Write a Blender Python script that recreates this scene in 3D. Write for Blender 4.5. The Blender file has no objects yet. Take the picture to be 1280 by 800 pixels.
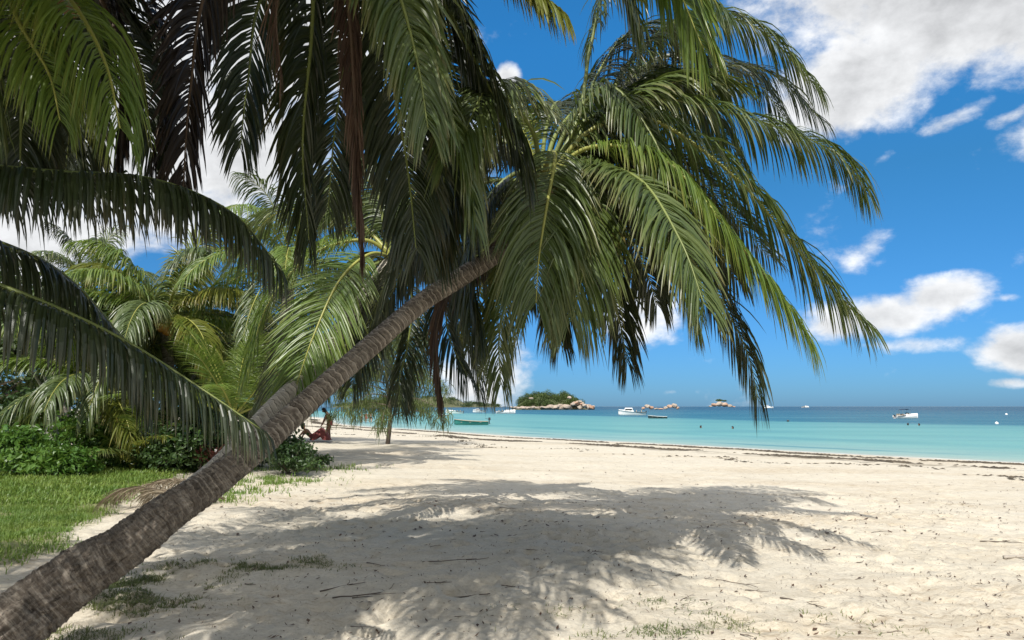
import bpy, bmesh, math, random
import numpy as np
from mathutils import Vector, Matrix
R = math.radians
random.seed(7)
scene = bpy.context.scene
COL = scene.collection

# ------------------------------------------------------------------ camera model (photo 1280 x 800)
CAMZ, FPX, PITCH = 1.5, 853.3, R(7.21)
ZW = -0.7                                             # water level
def ray(px, py):
    x, u = (px-640)/FPX, (400-py)/FPX
    return (x, math.cos(PITCH)-math.sin(PITCH)*u, math.sin(PITCH)+math.cos(PITCH)*u)
def P(px, py, Y):
    r = ray(px, py); k = Y/r[1]
    return Vector((r[0]*k, Y, CAMZ+r[2]*k))
def G(px, py, z=0.0):
    r = ray(px, py); k = (z-CAMZ)/r[2]
    return Vector((r[0]*k, r[1]*k, z))

# ------------------------------------------------------------------ noise
def _hash(ix, iy, seed):
    h = (ix*374761393 + iy*668265263 + seed*974711) & 0xffffffff
    h = ((h ^ (h >> 13))*1274126177) & 0xffffffff
    return ((h ^ (h >> 16)) & 0xffff)/65535.0
def vnoise(x, y, seed=0):
    x = np.asarray(x, float); y = np.asarray(y, float)
    ix = np.floor(x).astype(np.int64); iy = np.floor(y).astype(np.int64)
    fx = x-ix; fy = y-iy
    def g(a, b):
        ang = _hash(ix+a, iy+b, seed)*2*np.pi
        return np.cos(ang)*(fx-a)+np.sin(ang)*(fy-b)
    u = fx*fx*fx*(fx*(fx*6-15)+10); v = fy*fy*fy*(fy*(fy*6-15)+10)
    a = g(0,0)*(1-u)+g(1,0)*u; b = g(0,1)*(1-u)+g(1,1)*u
    return (a*(1-v)+b*v)*1.4
def fbm(x, y, seed=0, o=4, lac=2.03, gain=.5):
    s = 0; a = 1.0
    x = np.asarray(x, float); y = np.asarray(y, float)
    for i in range(o):
        s = s+a*vnoise(x, y, seed+i*17); x = x*lac; y = y*lac; a *= gain
    return s
def sstep(a, b, x):
    t = np.clip((np.asarray(x, float)-a)/(b-a), 0, 1); return t*t*(3-2*t)

# ------------------------------------------------------------------ mesh helpers
class MB:
    def __init__(s): s.v = []; s.f = []; s.a = {}; s.n = 0; s.mi = []
    def add(s, verts, faces, mi=0, **attrs):
        verts = np.asarray(verts, float).reshape(-1, 3)
        for k in set(list(attrs)+list(s.a)):
            if k not in s.a: s.a[k] = [np.zeros(s.n)]
            val = attrs.get(k, 0.0)
            s.a[k].append(np.broadcast_to(np.asarray(val, float), (len(verts),)))
        s.v.append(verts)
        off = s.n
        s.f.extend([tuple(int(i)+off for i in f) for f in faces])
        s.mi.extend([mi]*len(faces))
        s.n += len(verts)
    def build(s, name, mats, parent=None, smooth=False, loc=None):
        me = bpy.data.meshes.new(name)
        V = np.concatenate(s.v) if s.v else np.zeros((0, 3))
        if loc is not None: V = V-np.asarray(loc)
        me.from_pydata(V.tolist(), [], s.f)
        for k, l in s.a.items():
            at = me.attributes.new(k, 'FLOAT', 'POINT')
            at.data.foreach_set('value', np.concatenate(l).astype(np.float32))
        if not isinstance(mats, (list, tuple)): mats = [mats]
        for m in mats: me.materials.append(m)
        me.polygons.foreach_set('material_index', s.mi)
        if smooth: me.polygons.foreach_set('use_smooth', [True]*len(me.polygons))
        me.update()
        o = bpy.data.objects.new(name, me); COL.objects.link(o)
        if loc is not None: o.location = loc
        if parent is not None: o.parent = parent
        return o
    # primitives
    def box(s, c, size, rot=None, mi=0, taper=1.0, **a):
        x, y, z = [q/2 for q in size]
        v = [(-x,-y,-z),(x,-y,-z),(x,y,-z),(-x,y,-z),(-x*taper,-y*taper,z),(x*taper,-y*taper,z),(x*taper,y*taper,z),(-x*taper,y*taper,z)]
        if rot is not None: v = [tuple(rot @ Vector(q)) for q in v]
        v = np.array(v)+np.array(c)
        s.add(v, [(0,3,2,1),(4,5,6,7),(0,1,5,4),(1,2,6,5),(2,3,7,6),(3,0,4,7)], mi, **a)
    def tube(s, pts, rad, m=8, mi=0, caps=True, sq=1.0, **a):
        pts = np.asarray([tuple(p) for p in pts], float); n = len(pts)
        rad = np.broadcast_to(np.asarray(rad, float), (n,))
        T, N, B = frames(pts)
        ang = np.arange(m)*2*np.pi/m
        ring = N[:, None, :]*np.cos(ang)[None, :, None]*sq + B[:, None, :]*np.sin(ang)[None, :, None]
        V = pts[:, None, :]+ring*rad[:, None, None]
        F = [(i*m+j, i*m+(j+1) % m, (i+1)*m+(j+1) % m, (i+1)*m+j) for i in range(n-1) for j in range(m)]
        if caps:
            F.append(tuple(range(m-1, -1, -1))); F.append(tuple((n-1)*m+j for j in range(m)))
        s.add(V.reshape(-1, 3), F, mi, **a)
def frames(pts, up=None):
    pts = np.asarray(pts, float)
    T = np.gradient(pts, axis=0); T /= np.linalg.norm(T, axis=1)[:, None]+1e-12
    if up is None: up = np.array([0, 0, 1.0]) if abs(T[0][2]) < .95 else np.array([0, 1.0, 0])
    n = np.asarray(up, float); n = n-T[0]*n.dot(T[0]); n /= np.linalg.norm(n)
    N = [n]
    for i in range(1, len(pts)):
        n = N[-1]-T[i]*N[-1].dot(T[i]); n /= np.linalg.norm(n)+1e-12; N.append(n)
    N = np.array(N); B = np.cross(T, N)
    return T, N, B
def spline(ctrl, n):
    c = np.asarray([tuple(p) for p in ctrl], float)
    c = np.vstack([2*c[0]-c[1], c, 2*c[-1]-c[-2]])
    out = []
    for i in range(1, len(c)-2):
        for t in np.linspace(0, 1, 24, endpoint=False):
            p0, p1, p2, p3 = c[i-1:i+3]
            out.append(.5*(2*p1+(p2-p0)*t+(2*p0-5*p1+4*p2-p3)*t*t+(3*p1-p0-3*p2+p3)*t**3))
    out.append(c[-2]); out = np.array(out)
    d = np.concatenate([[0], np.cumsum(np.linalg.norm(np.diff(out, axis=0), axis=1))])
    u = np.linspace(0, d[-1], n)
    return np.stack([np.interp(u, d, out[:, k]) for k in range(3)], 1)

def tag(o, label=None, cat=None, group=None, kind=None):
    if label: o['label'] = label
    if cat: o['category'] = cat
    if group: o['group'] = group
    if kind: o['kind'] = kind
    return o
def empty(name, loc, rz=0):
    o = bpy.data.objects.new(name, None); COL.objects.link(o)
    o.empty_display_size = .2
    o.location = loc; o.rotation_euler = (0, 0, rz)
    return o
def copy_tree(o, parent=None):
    c = o.copy(); COL.objects.link(c); c.parent = parent
    for ch in [x for x in bpy.data.objects if x.parent == o]: copy_tree(ch, c)
    return c

# ------------------------------------------------------------------ materials
def new_mat(name):
    m = bpy.data.materials.new(name); m.use_nodes = True
    nt = m.node_tree; nt.nodes.clear()
    return m, nt
class NT:
    def __init__(s, nt): s.nt = nt
    def n(s, t, **k):
        nd = s.nt.nodes.new(t)
        for a, b in k.items():
            if a.startswith('i_'):
                key = a[2:]; key = int(key) if key.isdigit() else key.replace('_', ' ')
                if isinstance(b, bpy.types.NodeSocket): s.nt.links.new(b, nd.inputs[key])
                else: nd.inputs[key].default_value = b
            else: setattr(nd, a, b)
        return nd
    def link(s, a, b): s.nt.links.new(a, b)
    def val(s, sock, x):
        if isinstance(x, bpy.types.NodeSocket): s.link(x, sock)
        else: sock.default_value = x
    def math(s, op, a, b=0.0, c=0.0, clamp=False):
        nd = s.nt.nodes.new('ShaderNodeMath'); nd.operation = op; nd.use_clamp = clamp
        s.val(nd.inputs[0], a); s.val(nd.inputs[1], b); s.val(nd.inputs[2], c)
        return nd.outputs[0]
    def mix(s, f, a, b, mode='MIX'):
        nd = s.nt.nodes.new('ShaderNodeMix'); nd.data_type = 'RGBA'; nd.blend_type = mode
        s.val(nd.inputs[0], f); s.val(nd.inputs[6], a); s.val(nd.inputs[7], b)
        return nd.outputs[2]
    def noise(s, scale, vec=None, detail=4, rough=.55, dist=0.0, dim='3D'):
        nd = s.nt.nodes.new('ShaderNodeTexNoise'); nd.noise_dimensions = dim
        nd.inputs['Scale'].default_value = scale; nd.inputs['Detail'].default_value = detail
        nd.inputs['Roughness'].default_value = rough; nd.inputs['Distortion'].default_value = dist
        if vec is not None: s.link(vec, nd.inputs['Vector'])
        return nd.outputs[0]
    def ramp(s, f, stops, interp='LINEAR'):
        nd = s.nt.nodes.new('ShaderNodeValToRGB'); cr = nd.color_ramp; cr.interpolation = interp
        while len(cr.elements) < len(stops): cr.elements.new(.5)
        for e, (p, c) in zip(cr.elements, stops):
            e.position = p; e.color = c if len(c) == 4 else (*c, 1)
        s.link(f, nd.inputs[0]); return nd.outputs[0]
    def maprange(s, x, a, b, c=0.0, d=1.0, smooth=False):
        nd = s.nt.nodes.new('ShaderNodeMapRange'); nd.interpolation_type = 'SMOOTHSTEP' if smooth else 'LINEAR'
        s.val(nd.inputs[0], x)
        for i, q in enumerate((a, b, c, d)): s.val(nd.inputs[i+1], q)
        return nd.outputs[0]
    def attr(s, name):
        nd = s.nt.nodes.new('ShaderNodeAttribute'); nd.attribute_name = name; return nd.outputs['Fac']
    def coord(s, which='Object'):
        return s.nt.nodes.new('ShaderNodeTexCoord').outputs[which]
    def pos(s): return s.nt.nodes.new('ShaderNodeNewGeometry').outputs['Position']
    def mapping(s, vec, scale=(1,1,1), loc=(0,0,0), rot=(0,0,0)):
        nd = s.nt.nodes.new('ShaderNodeMapping'); s.link(vec, nd.inputs[0])
        nd.inputs['Scale'].default_value = scale; nd.inputs['Location'].default_value = loc; nd.inputs['Rotation'].default_value = rot
        return nd.outputs[0]
    def bump(s, h, strength=.5, dist=.02):
        nd = s.nt.nodes.new('ShaderNodeBump'); s.link(h, nd.inputs['Height'])
        nd.inputs['Strength'].default_value = strength; nd.inputs['Distance'].default_value = dist
        return nd.outputs[0]
    def out(s, sh):
        o = s.nt.nodes.new('ShaderNodeOutputMaterial'); s.link(sh, o.inputs[0])
def rgb(*c): return (c[0], c[1], c[2], 1.0)

def leaf_mat(name, cA, cB, tipc, trans, tf=.35, rough=.38, tipstart=.62, spec=.5):
    """leaf: glossy skin over a translucent blade, tint per leaflet, tips dry"""
    m, nt = new_mat(name); N = NT(nt)
    tint = N.attr('tint'); tip = N.attr('tip')
    nz = N.noise(2.2, N.coord('Object'), 3)
    f = N.math('ADD', N.math('MULTIPLY', tint, .7), N.math('MULTIPLY', N.math('SUBTRACT', nz, .5), .7), clamp=True)
    c = N.mix(f, rgb(*cA), rgb(*cB))
    dry = N.math('MULTIPLY', N.maprange(tip, tipstart, 1.0), N.maprange(tint, .15, .9))
    c = N.mix(N.math('MULTIPLY', dry, .8), c, rgb(*tipc))
    p = N.n('ShaderNodeBsdfPrincipled', i_Roughness=rough)
    N.link(c, p.inputs['Base Color']); p.inputs['Specular IOR Level'].default_value = spec
    t = N.n('ShaderNodeBsdfTranslucent')
    N.link(N.mix(.55, c, rgb(*trans)), t.inputs['Color'])
    mx = N.n('ShaderNodeMixShader'); mx.inputs[0].default_value = tf
    N.link(p.outputs[0], mx.inputs[1]); N.link(t.outputs[0], mx.inputs[2])
    N.out(mx.outputs[0]); return m
def plain_mat(name, col, rough=.6, var=.25, scale=6, bump=0.0, metal=0.0, spec=.5):
    m, nt = new_mat(name); N = NT(nt)
    nz = N.noise(scale, N.coord('Object'), 5)
    c = N.mix(nz, rgb(*[q*(1-var) for q in col]), rgb(*[min(1, q*(1+var)) for q in col]))
    p = N.n('ShaderNodeBsdfPrincipled', i_Roughness=rough, i_Metallic=metal)
    p.inputs['Specular IOR Level'].default_value = spec
    N.link(c, p.inputs['Base Color'])
    if bump: N.link(N.bump(nz, bump, .02), p.inputs['Normal'])
    N.out(p.outputs[0]); return m

M = {}
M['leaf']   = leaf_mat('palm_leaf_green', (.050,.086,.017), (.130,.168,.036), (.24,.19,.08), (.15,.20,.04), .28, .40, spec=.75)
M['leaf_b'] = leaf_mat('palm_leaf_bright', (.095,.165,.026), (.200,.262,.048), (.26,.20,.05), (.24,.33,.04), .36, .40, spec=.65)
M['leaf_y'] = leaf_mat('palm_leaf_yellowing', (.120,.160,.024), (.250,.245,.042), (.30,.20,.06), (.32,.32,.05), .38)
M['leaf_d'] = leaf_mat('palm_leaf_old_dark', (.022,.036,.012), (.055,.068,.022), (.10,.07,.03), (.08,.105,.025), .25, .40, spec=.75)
M['leaf_br']= leaf_mat('palm_leaf_old_brown', (.022,.016,.012), (.050,.034,.022), (.12,.08,.05), (.07,.04,.025), .14, .5)
M['leaf_dead']= leaf_mat('palm_leaf_dead', (.060,.034,.022), (.150,.090,.055), (.24,.17,.11), (.15,.08,.05), .2, .65, .6)
M['leaf_straw']= leaf_mat('palm_leaf_straw', (.16,.12,.075), (.34,.28,.19), (.36,.3,.2), (.3,.24,.15), .2, .7, .5)
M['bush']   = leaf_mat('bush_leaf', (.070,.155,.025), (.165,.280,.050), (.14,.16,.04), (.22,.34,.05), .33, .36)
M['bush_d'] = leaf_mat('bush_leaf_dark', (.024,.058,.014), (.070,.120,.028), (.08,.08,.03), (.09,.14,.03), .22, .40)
M['tree_leaf'] = leaf_mat('tree_leaf', (.026,.055,.013), (.080,.120,.028), (.09,.09,.03), (.12,.17,.03), .25, .42)
M['isle_leaf'] = leaf_mat('island_leaf', (.034,.060,.014), (.125,.185,.036), (.12,.11,.05), (.15,.2,.04), .22, .6)
M['needle'] = leaf_mat('needle_foliage', (.055,.085,.022), (.150,.190,.050), (.12,.11,.04), (.16,.21,.05), .28, .5)
M['grass']  = leaf_mat('grass_blade', (.11,.195,.032), (.25,.325,.065), (.28,.24,.10), (.28,.38,.06), .35, .5, .7)
M['grass_dry'] = leaf_mat('grass_blade_dry', (.08,.12,.03), (.22,.23,.085), (.30,.25,.13), (.24,.25,.09), .3, .6, .5)
M['red_leaf'] = leaf_mat('red_leaf', (.06,.018,.016), (.16,.045,.035), (.2,.1,.06), (.2,.05,.03), .25, .4)
M['rib']    = plain_mat('palm_midrib', (.16,.19,.05), .45, .35, 3)
M['rib_y']  = plain_mat('palm_midrib_yellow', (.30,.30,.07), .45, .3, 3)
M['rib_br'] = plain_mat('palm_midrib_brown', (.10,.065,.04), .6, .35, 3)
M['wood']   = plain_mat('pale_wood', (.36,.32,.27), .8, .35, 9, .4)
M['bark']   = plain_mat('grey_bark', (.16,.13,.10), .9, .4, 12, .6)
M['bark_pale'] = plain_mat('pale_bark', (.48,.45,.40), .85, .3, 8, .4)
M['twig']   = plain_mat('twig_bark', (.095,.072,.055), .85, .4, 14, .3)
M['coconut'] = plain_mat('coconut_husk', (.24,.20,.055), .45, .3, 5, .1)
M['coconut_o'] = plain_mat('coconut_orange', (.50,.22,.04), .45, .25, 5, .1)
M['coconut_br'] = plain_mat('coconut_brown', (.22,.13,.06), .7, .35, 6, .3)
M['fibre']  = plain_mat('crown_fibre', (.14,.09,.05), .95, .5, 22, .8)
# ================================================================== SETTING: sand, water, sky
SHORE = [G(1280,578.5,ZW), G(1160,572.5,ZW), G(1040,566.5,ZW), G(880,557.5,ZW), G(760,551.5,ZW), G(640,545,ZW), G(540,538,ZW), G(430,530.5,ZW)]
shore_ctrl = [Vector((160,-110,ZW)), Vector((60,-12,ZW)), Vector((32,14,ZW))]+SHORE+[Vector((-45,150,ZW)), Vector((-120,270,ZW)), Vector((-400,600,ZW))]
SH = spline(shore_ctrl, 260)[:, :2]
def shore_dist(x, y):
    """signed distance from the waterline, positive on land"""
    x = np.atleast_1d(np.asarray(x, float)); y = np.atleast_1d(np.asarray(y, float))
    best = np.full(x.shape, 1e9); sgn = np.ones(x.shape)
    for i in range(len(SH)-1):
        a, b = SH[i], SH[i+1]; ab = b-a; L2 = ab.dot(ab)
        t = np.clip(((x-a[0])*ab[0]+(y-a[1])*ab[1])/L2, 0, 1)
        dx = x-(a[0]+t*ab[0]); dy = y-(a[1]+t*ab[1]); d = dx*dx+dy*dy
        c = ab[0]*(y-a[1])-ab[1]*(x-a[0])
        m = d < best
        best = np.where(m, d, best); sgn = np.where(m, np.where(c > 0, 1.0, -1.0), sgn)
    return np.sqrt(best)*sgn
def base_z(x, y):
    d = shore_dist(x, y)
    up = 0.7*np.tanh(np.maximum(d, 0)/19.0)
    up = np.where(d > 30, 0.7, np.where(d > 16, up+(0.7-up)*sstep(16, 30, d), up))
    return ZW+np.where(d > 0, up, np.maximum(d*0.09, -5))
# lawn: left of a wavering line
LAWN = [(-3.9,3.0),(-4.55,6.2),(-5.3,8.4),(-6.3,11.5),(-7.4,15.0),(-8.2,20.0),(-12,34)]
def lawn_edge(y): return np.interp(y, [p[1] for p in LAWN], [p[0] for p in LAWN])
def lawn_mask(x, y):
    e = lawn_edge(y)+.35*fbm(np.asarray(x)*.9, np.asarray(y)*.9, 5, 3)
    return sstep(0.25, -0.35, x-e)*sstep(1.0, 3.0, y)*sstep(27, 22, np.asarray(y, float))
def axis(lo, hi, c0, c1, fine, growth):
    mid = list(np.arange(c0, c1, fine)); a = []; s = fine; v = c1
    while v < hi: a.append(v); s *= growth; v += s
    a.append(hi); b = []; s = fine; v = c0
    while v > lo: s *= growth; v -= s; b.append(max(v, lo))
    return np.array(sorted(set(b+mid+a)))
def build_ground():
    X = axis(-420, 420, -5.5, 7.5, .055, 1.035); Yv = axis(-60, 620, 4.0, 10.0, .045, 1.014)
    gx, gy = np.meshgrid(X, Yv); x = gx.ravel(); y = gy.ravel()
    z = base_z(x, y); d = shore_dist(x, y); lm = lawn_mask(x, y)
    land = sstep(1.0, 7.0, d)
    # footprints / hummocks: only where the sheet is fine enough to carry them
    near = sstep(40, 14, np.hypot(x, y))
    z = z+land*(.045*fbm(x*.35, y*.35, 3, 3)+near*(.026*fbm(x*1.7, y*1.7, 11, 4))*(.5+sstep(-.2, .35, fbm(x*.4, y*.4, 55, 2))))
    fine = sstep(17, 9, np.hypot(x*.9, y))
    rid = 1-np.abs(fbm(x*3.1, y*3.1, 31, 3))*2
    z = z+land*fine*(.35+.9*sstep(-.15, .3, fbm(x*.6, y*.6, 57, 3)))*(.015*rid+.016*fbm(x*7.0, y*7.0, 23, 3))
    z = z+.03*lm
    # footprints dimpled into the dry sand
    rng = np.random.default_rng(4)
    V = np.stack([x, y, z], 1); nx = len(X); ny = len(Yv)
    zz = z.reshape(ny, nx)
    for k in range(900):
        fx = rng.uniform(-4, 7.5); fy = rng.uniform(4.2, 13)
        a = rng.uniform(0, np.pi); ln = rng.uniform(.10, .16); wd = ln*.45
        i0, i1 = np.searchsorted(X, [fx-.4, fx+.4]); j0, j1 = np.searchsorted(Yv, [fy-.4, fy+.4])
        sx = gx[j0:j1, i0:i1]-fx; sy = gy[j0:j1, i0:i1]-fy
        u = sx*math.cos(a)+sy*math.sin(a); v = -sx*math.sin(a)+sy*math.cos(a)
        q = np.sqrt((u/ln)**2+(v/wd)**2)
        dp = rng.uniform(.014, .045)
        zz[j0:j1, i0:i1] += -dp*np.exp(-q**2*1.2)+dp*.45*np.exp(-((q-1.5)/.45)**2)
    V[:, 2] = zz.ravel()
    idx = np.arange(nx*ny).reshape(ny, nx)
    F = np.stack([idx[:-1,:-1].ravel(), idx[:-1,1:].ravel(), idx[1:,1:].ravel(), idx[1:,:-1].ravel()], 1)
    me = bpy.data.meshes.new('sand'); me.from_pydata(V.tolist(), [], F.tolist())
    for nm, arr in (('shore', d), ('lawn', lm)):
        at = me.attributes.new(nm, 'FLOAT', 'POINT'); at.data.foreach_set('value', arr.astype(np.float32))
    me.polygons.foreach_set('use_smooth', [True]*len(me.polygons)); me.update()
    o = bpy.data.objects.new('sand', me); COL.objects.link(o); tag(o, 'pale coral sand beach sloping to the sea', 'beach', kind='structure')
    build_ground.grid = (X, Yv, zz)
    return o
def gz(x, y):
    X, Yv, zz = build_ground.grid
    i = min(max(np.searchsorted(X, x)-1, 0), len(X)-2); j = min(max(np.searchsorted(Yv, y)-1, 0), len(Yv)-2)
    u = min(max((x-X[i])/(X[i+1]-X[i]), 0), 1); v = min(max((y-Yv[j])/(Yv[j+1]-Yv[j]), 0), 1)
    return float(zz[j,i]*(1-u)*(1-v)+zz[j,i+1]*u*(1-v)+zz[j+1,i]*(1-u)*v+zz[j+1,i+1]*u*v)
def GR(px, py):
    """point of the real ground under a photo pixel"""
    z = 0.0
    for _ in range(12):
        p = G(px, py, z); z = gz(p.x, p.y)
    return Vector((p.x, p.y, z))

def sand_material():
    m, nt = new_mat('coral_sand'); N = NT(nt); pos = N.pos()
    big = N.noise(.5, pos, 4); mid = N.noise(4.5, pos, 5, .65); fine = N.noise(38, pos, 4, .7); vfine = N.noise(260, pos, 2, .7)
    c = N.mix(big, rgb(.54,.485,.385), rgb(.635,.58,.48))
    c = N.mix(N.math('MULTIPLY', N.maprange(mid, .45, .72), .5), c, rgb(.44,.38,.285))
    c = N.mix(N.math('MULTIPLY', N.maprange(fine, .50, .66), .5), c, rgb(.36,.305,.235))
    # crumbs of leaf and shell
    st = N.mapping(pos, (9, 26, 9), rot=(0, 0, .5)); crumb = N.noise(1.6, st, 5, .7)
    patch = N.maprange(N.noise(.8, pos, 3), .42, .68)
    c = N.mix(N.math('MULTIPLY', N.math('MULTIPLY', N.maprange(crumb, .60, .67), patch), .8), c, rgb(.16,.12,.085))
    c = N.mix(N.math('MULTIPLY', N.maprange(vfine, .62, .70), .25), c, rgb(.8,.74,.62))
    band = N.maprange(N.noise(1, N.mapping(pos, (.16, .5, 1), rot=(0, 0, -.7)), 4, .6), .48, .68)
    fleck = N.maprange(N.noise(1, N.mapping(pos, (5, 17, 5), rot=(0, 0, -.75)), 6, .75), .51, .60)
    c = N.mix(N.math('MULTIPLY', N.math('MULTIPLY', fleck, band), .85), c, rgb(.27,.20,.13))
    c = N.mix(N.math('MULTIPLY', band, .30), c, rgb(.48,.385,.26))
    wl = N.math('ADD', N.attr('shore'), N.math('MULTIPLY', N.math('SUBTRACT', N.noise(.22, pos, 4, .6), .5), 3.2))
    for d0, wd, st in ((2.9, .6, .8), (7.6, .9, .85)):
        ln = N.maprange(N.math('ABSOLUTE', N.math('SUBTRACT', wl, d0)), wd, wd*.2)
        tear = N.maprange(N.noise(1, N.mapping(pos, (1.0, 2.6, 1), rot=(0, 0, -.75)), 5, .7), .46, .58)
        c = N.mix(N.math('MULTIPLY', N.math('MULTIPLY', ln, tear), st), c, rgb(.13,.105,.075))
    # soil under the lawn
    soil = N.mix(mid, rgb(.10,.12,.035), rgb(.20,.20,.075))
    c = N.mix(N.math('MULTIPLY', N.attr('lawn'), .9), c, soil)
    # wet sand by the waterline
    d = N.math('ADD', N.attr('shore'), N.math('MULTIPLY', N.math('SUBTRACT', N.noise(.35, pos, 4), .5), 1.6))
    wet = N.maprange(d, 1.6, .2)
    c = N.mix(N.math('MULTIPLY', wet, .45), c, rgb(.36,.32,.25))
    p = N.n('ShaderNodeBsdfPrincipled'); N.link(c, p.inputs['Base Color'])
    N.link(N.maprange(wet, 0, 1, .95, .45), p.inputs['Roughness'])
    p.inputs['Specular IOR Level'].default_value = .2
    h = N.math('ADD', N.math('MULTIPLY', mid, 1.0), N.math('ADD', N.math('MULTIPLY', fine, .22), N.math('MULTIPLY', vfine, .08)))
    N.link(N.bump(h, .8, .045), p.inputs['Normal'])
    N.out(p.outputs[0]); return m
def water_material():
    m, nt = new_mat('lagoon_water'); N = NT(nt); pos = N.pos()
    d = N.attr('off')                                    # metres out from the waterline
    wob = N.math('MULTIPLY', N.math('SUBTRACT', N.noise(.03, pos, 4), .5), 22)
    dd = N.math('ADD', d, N.math('MULTIPLY', wob, N.maprange(d, 5, 60)))
    t = N.math('DIVIDE', N.math('MAXIMUM', dd, 0.0), 400.0)
    c = N.ramp(t, [(0, (.40,.43,.35)), (.005,(.26,.40,.35)), (.03, (.150,.355,.325)), (.10,(.120,.315,.300)), (.145,(.095,.275,.275)), (.165,(.020,.125,.175)), (.35,(.016,.100,.155)), (1,(.010,.055,.105))])
    sw = N.noise(1, N.mapping(pos, (.05, .16, .1), rot=(0, 0, -.75)), 4)
    c = N.mix(N.math('MULTIPLY', N.maprange(N.noise(1, N.mapping(pos, (.02, .11, .1), rot=(0, 0, -.6)), 6, .7), .48, .62), .28), c, N.mix(.6, c, rgb(.22,.42,.44)))
    c = N.mix(N.math('MULTIPLY', N.maprange(sw, .45, .7), .5), c, N.mix(.5, c, rgb(.03,.16,.21)))
    # low swell lines just off the beach
    for d0, wob_, st in ((3.6, 3.0, .65), (7.5, 5.0, .48), (13.0, 8.0, .36), (24.0, 12.0, .25)):
        ln = N.math('ABSOLUTE', N.math('SUBTRACT', N.math('ADD', d, N.math('MULTIPLY', N.math('SUBTRACT', N.noise(.05+.1/d0, pos, 3), .5), wob_)), d0))
        c = N.mix(N.math('MULTIPLY', N.maprange(ln, .22*d0, .05*d0), N.math('MULTIPLY', N.maprange(N.noise(.3/d0, pos, 2), .42, .58), st)), c, rgb(.05,.19,.22))
    foam = N.maprange(N.math('ADD', d, N.math('MULTIPLY', N.math('SUBTRACT', N.noise(1.3, pos, 5, .7), .5), .9)), .32, .05)
    c = N.mix(N.math('MULTIPLY', foam, .7), c, rgb(.72,.74,.70))
    p = N.n('ShaderNodeBsdfDiffuse'); N.link(c, p.inputs['Color'])
    gl = N.n('ShaderNodeBsdfGlossy', i_Roughness=.25)
    lw = N.n('ShaderNodeFresnel', i_IOR=1.33); mxs = N.n('ShaderNodeMixShader')
    N.link(N.math('MINIMUM', N.math('MULTIPLY', lw.outputs[0], .5), .30), mxs.inputs[0]); N.link(p.outputs[0], mxs.inputs[1]); N.link(gl.outputs[0], mxs.inputs[2])
    r1 = N.noise(1, N.mapping(pos, (1.1, 2.2, 1), rot=(0, 0, -.5)), 5, .6); r2 = N.noise(1, N.mapping(pos, (.16, .42, 1), rot=(0, 0, -.6)), 4, .6)
    bmp = N.bump(N.math('ADD', r1, N.math('MULTIPLY', r2, 2.0)), .5, .16)
    N.link(bmp, p.inputs['Normal']); N.link(bmp, gl.inputs['Normal']); N.link(bmp, lw.inputs['Normal'])
    N.out(mxs.outputs[0]); return m
def build_water():
    # strip mesh laid outward from the shoreline, then to the horizon
    X = np.concatenate([[-40000, -9000, -2500], np.linspace(-900, -160, 20), np.linspace(-150, 150, 160), np.linspace(160, 900, 20), [2500, 9000, 40000]])
    Yv = np.concatenate([np.linspace(-120, 0, 10), np.linspace(2, 120, 130), np.linspace(126, 400, 50), np.linspace(430, 1500, 30), [2500, 5000, 12000, 40000]])
    gx, gy = np.meshgrid(X, Yv); x = gx.ravel(); y = gy.ravel()
    off = -shore_dist(x, y)
    V = np.stack([x, y, np.full(x.shape, ZW)], 1); nx = len(X); ny = len(Yv)
    idx = np.arange(nx*ny).reshape(ny, nx)
    F = np.stack([idx[:-1,:-1].ravel(), idx[:-1,1:].ravel(), idx[1:,1:].ravel(), idx[1:,:-1].ravel()], 1)
    keep = (off[F] > -3).any(axis=1); F = F[keep]
    me = bpy.data.meshes.new('water'); me.from_pydata(V.tolist(), [], F.tolist())
    at = me.attributes.new('off', 'FLOAT', 'POINT'); at.data.foreach_set('value', off.astype(np.float32))
    me.materials.append(water_material()); me.update()
    o = bpy.data.objects.new('water', me); COL.objects.link(o)
    tag(o, 'turquoise lagoon turning deep blue towards the horizon', 'sea', kind='structure')
sand = build_ground(); sand.data.materials.append(sand_material())
build_water()

# ------------------------------------------------------------------ sun and sky
SUN_EL, SH_DIR = R(47), Vector((.40, .92, 0)).normalized()      # shadows fall away from the camera, to the right
sd = Vector((SH_DIR.x*math.cos(SUN_EL), SH_DIR.y*math.cos(SUN_EL), -math.sin(SUN_EL)))
sl = bpy.data.lights.new('sun', 'SUN'); sl.energy = 3.9; sl.angle = R(.5); sl.color = (1, .965, .90)
so = bpy.data.objects.new('sun', sl); COL.objects.link(so); so.rotation_euler = sd.to_track_quat('-Z', 'Y').to_euler()
so.location = (-8, -16, 20)
w = bpy.data.worlds.new('World'); scene.world = w; w.use_nodes = True
nt = w.node_tree; nt.nodes.clear(); N = NT(nt)
SKYR = [(0, (.17,.37,.75)), (.12, (.18,.45,.79)), (.38, (.185,.60,.84)), (.6, (.20,.86,1.25)), (1, (.25,1.0,1.4))]
sky = N.n('ShaderNodeTexSky', sky_type='NISHITA'); sky.sun_disc = False; sky.sun_elevation = SUN_EL
sky.sun_rotation = math.atan2(-SH_DIR.x, -SH_DIR.y); sky.air_density = 1.0; sky.dust_density = .35; sky.ozone_density = 2.2; sky.altitude = 0
gen = N.coord('Generated')
sep = N.n('ShaderNodeSeparateXYZ'); N.link(gen, sep.inputs[0])
az = N.math('ARCTAN2', sep.outputs[0], sep.outputs[1])
el = N.math('ARCSINE', sep.outputs[2])
cmb = N.n('ShaderNodeCombineXYZ'); N.link(az, cmb.inputs[0]); N.link(el, cmb.inputs[1])
def azel(px, py):
    r = Vector(ray(px, py)).normalized(); return math.atan2(r.x, r.y), math.asin(r.z)
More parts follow.
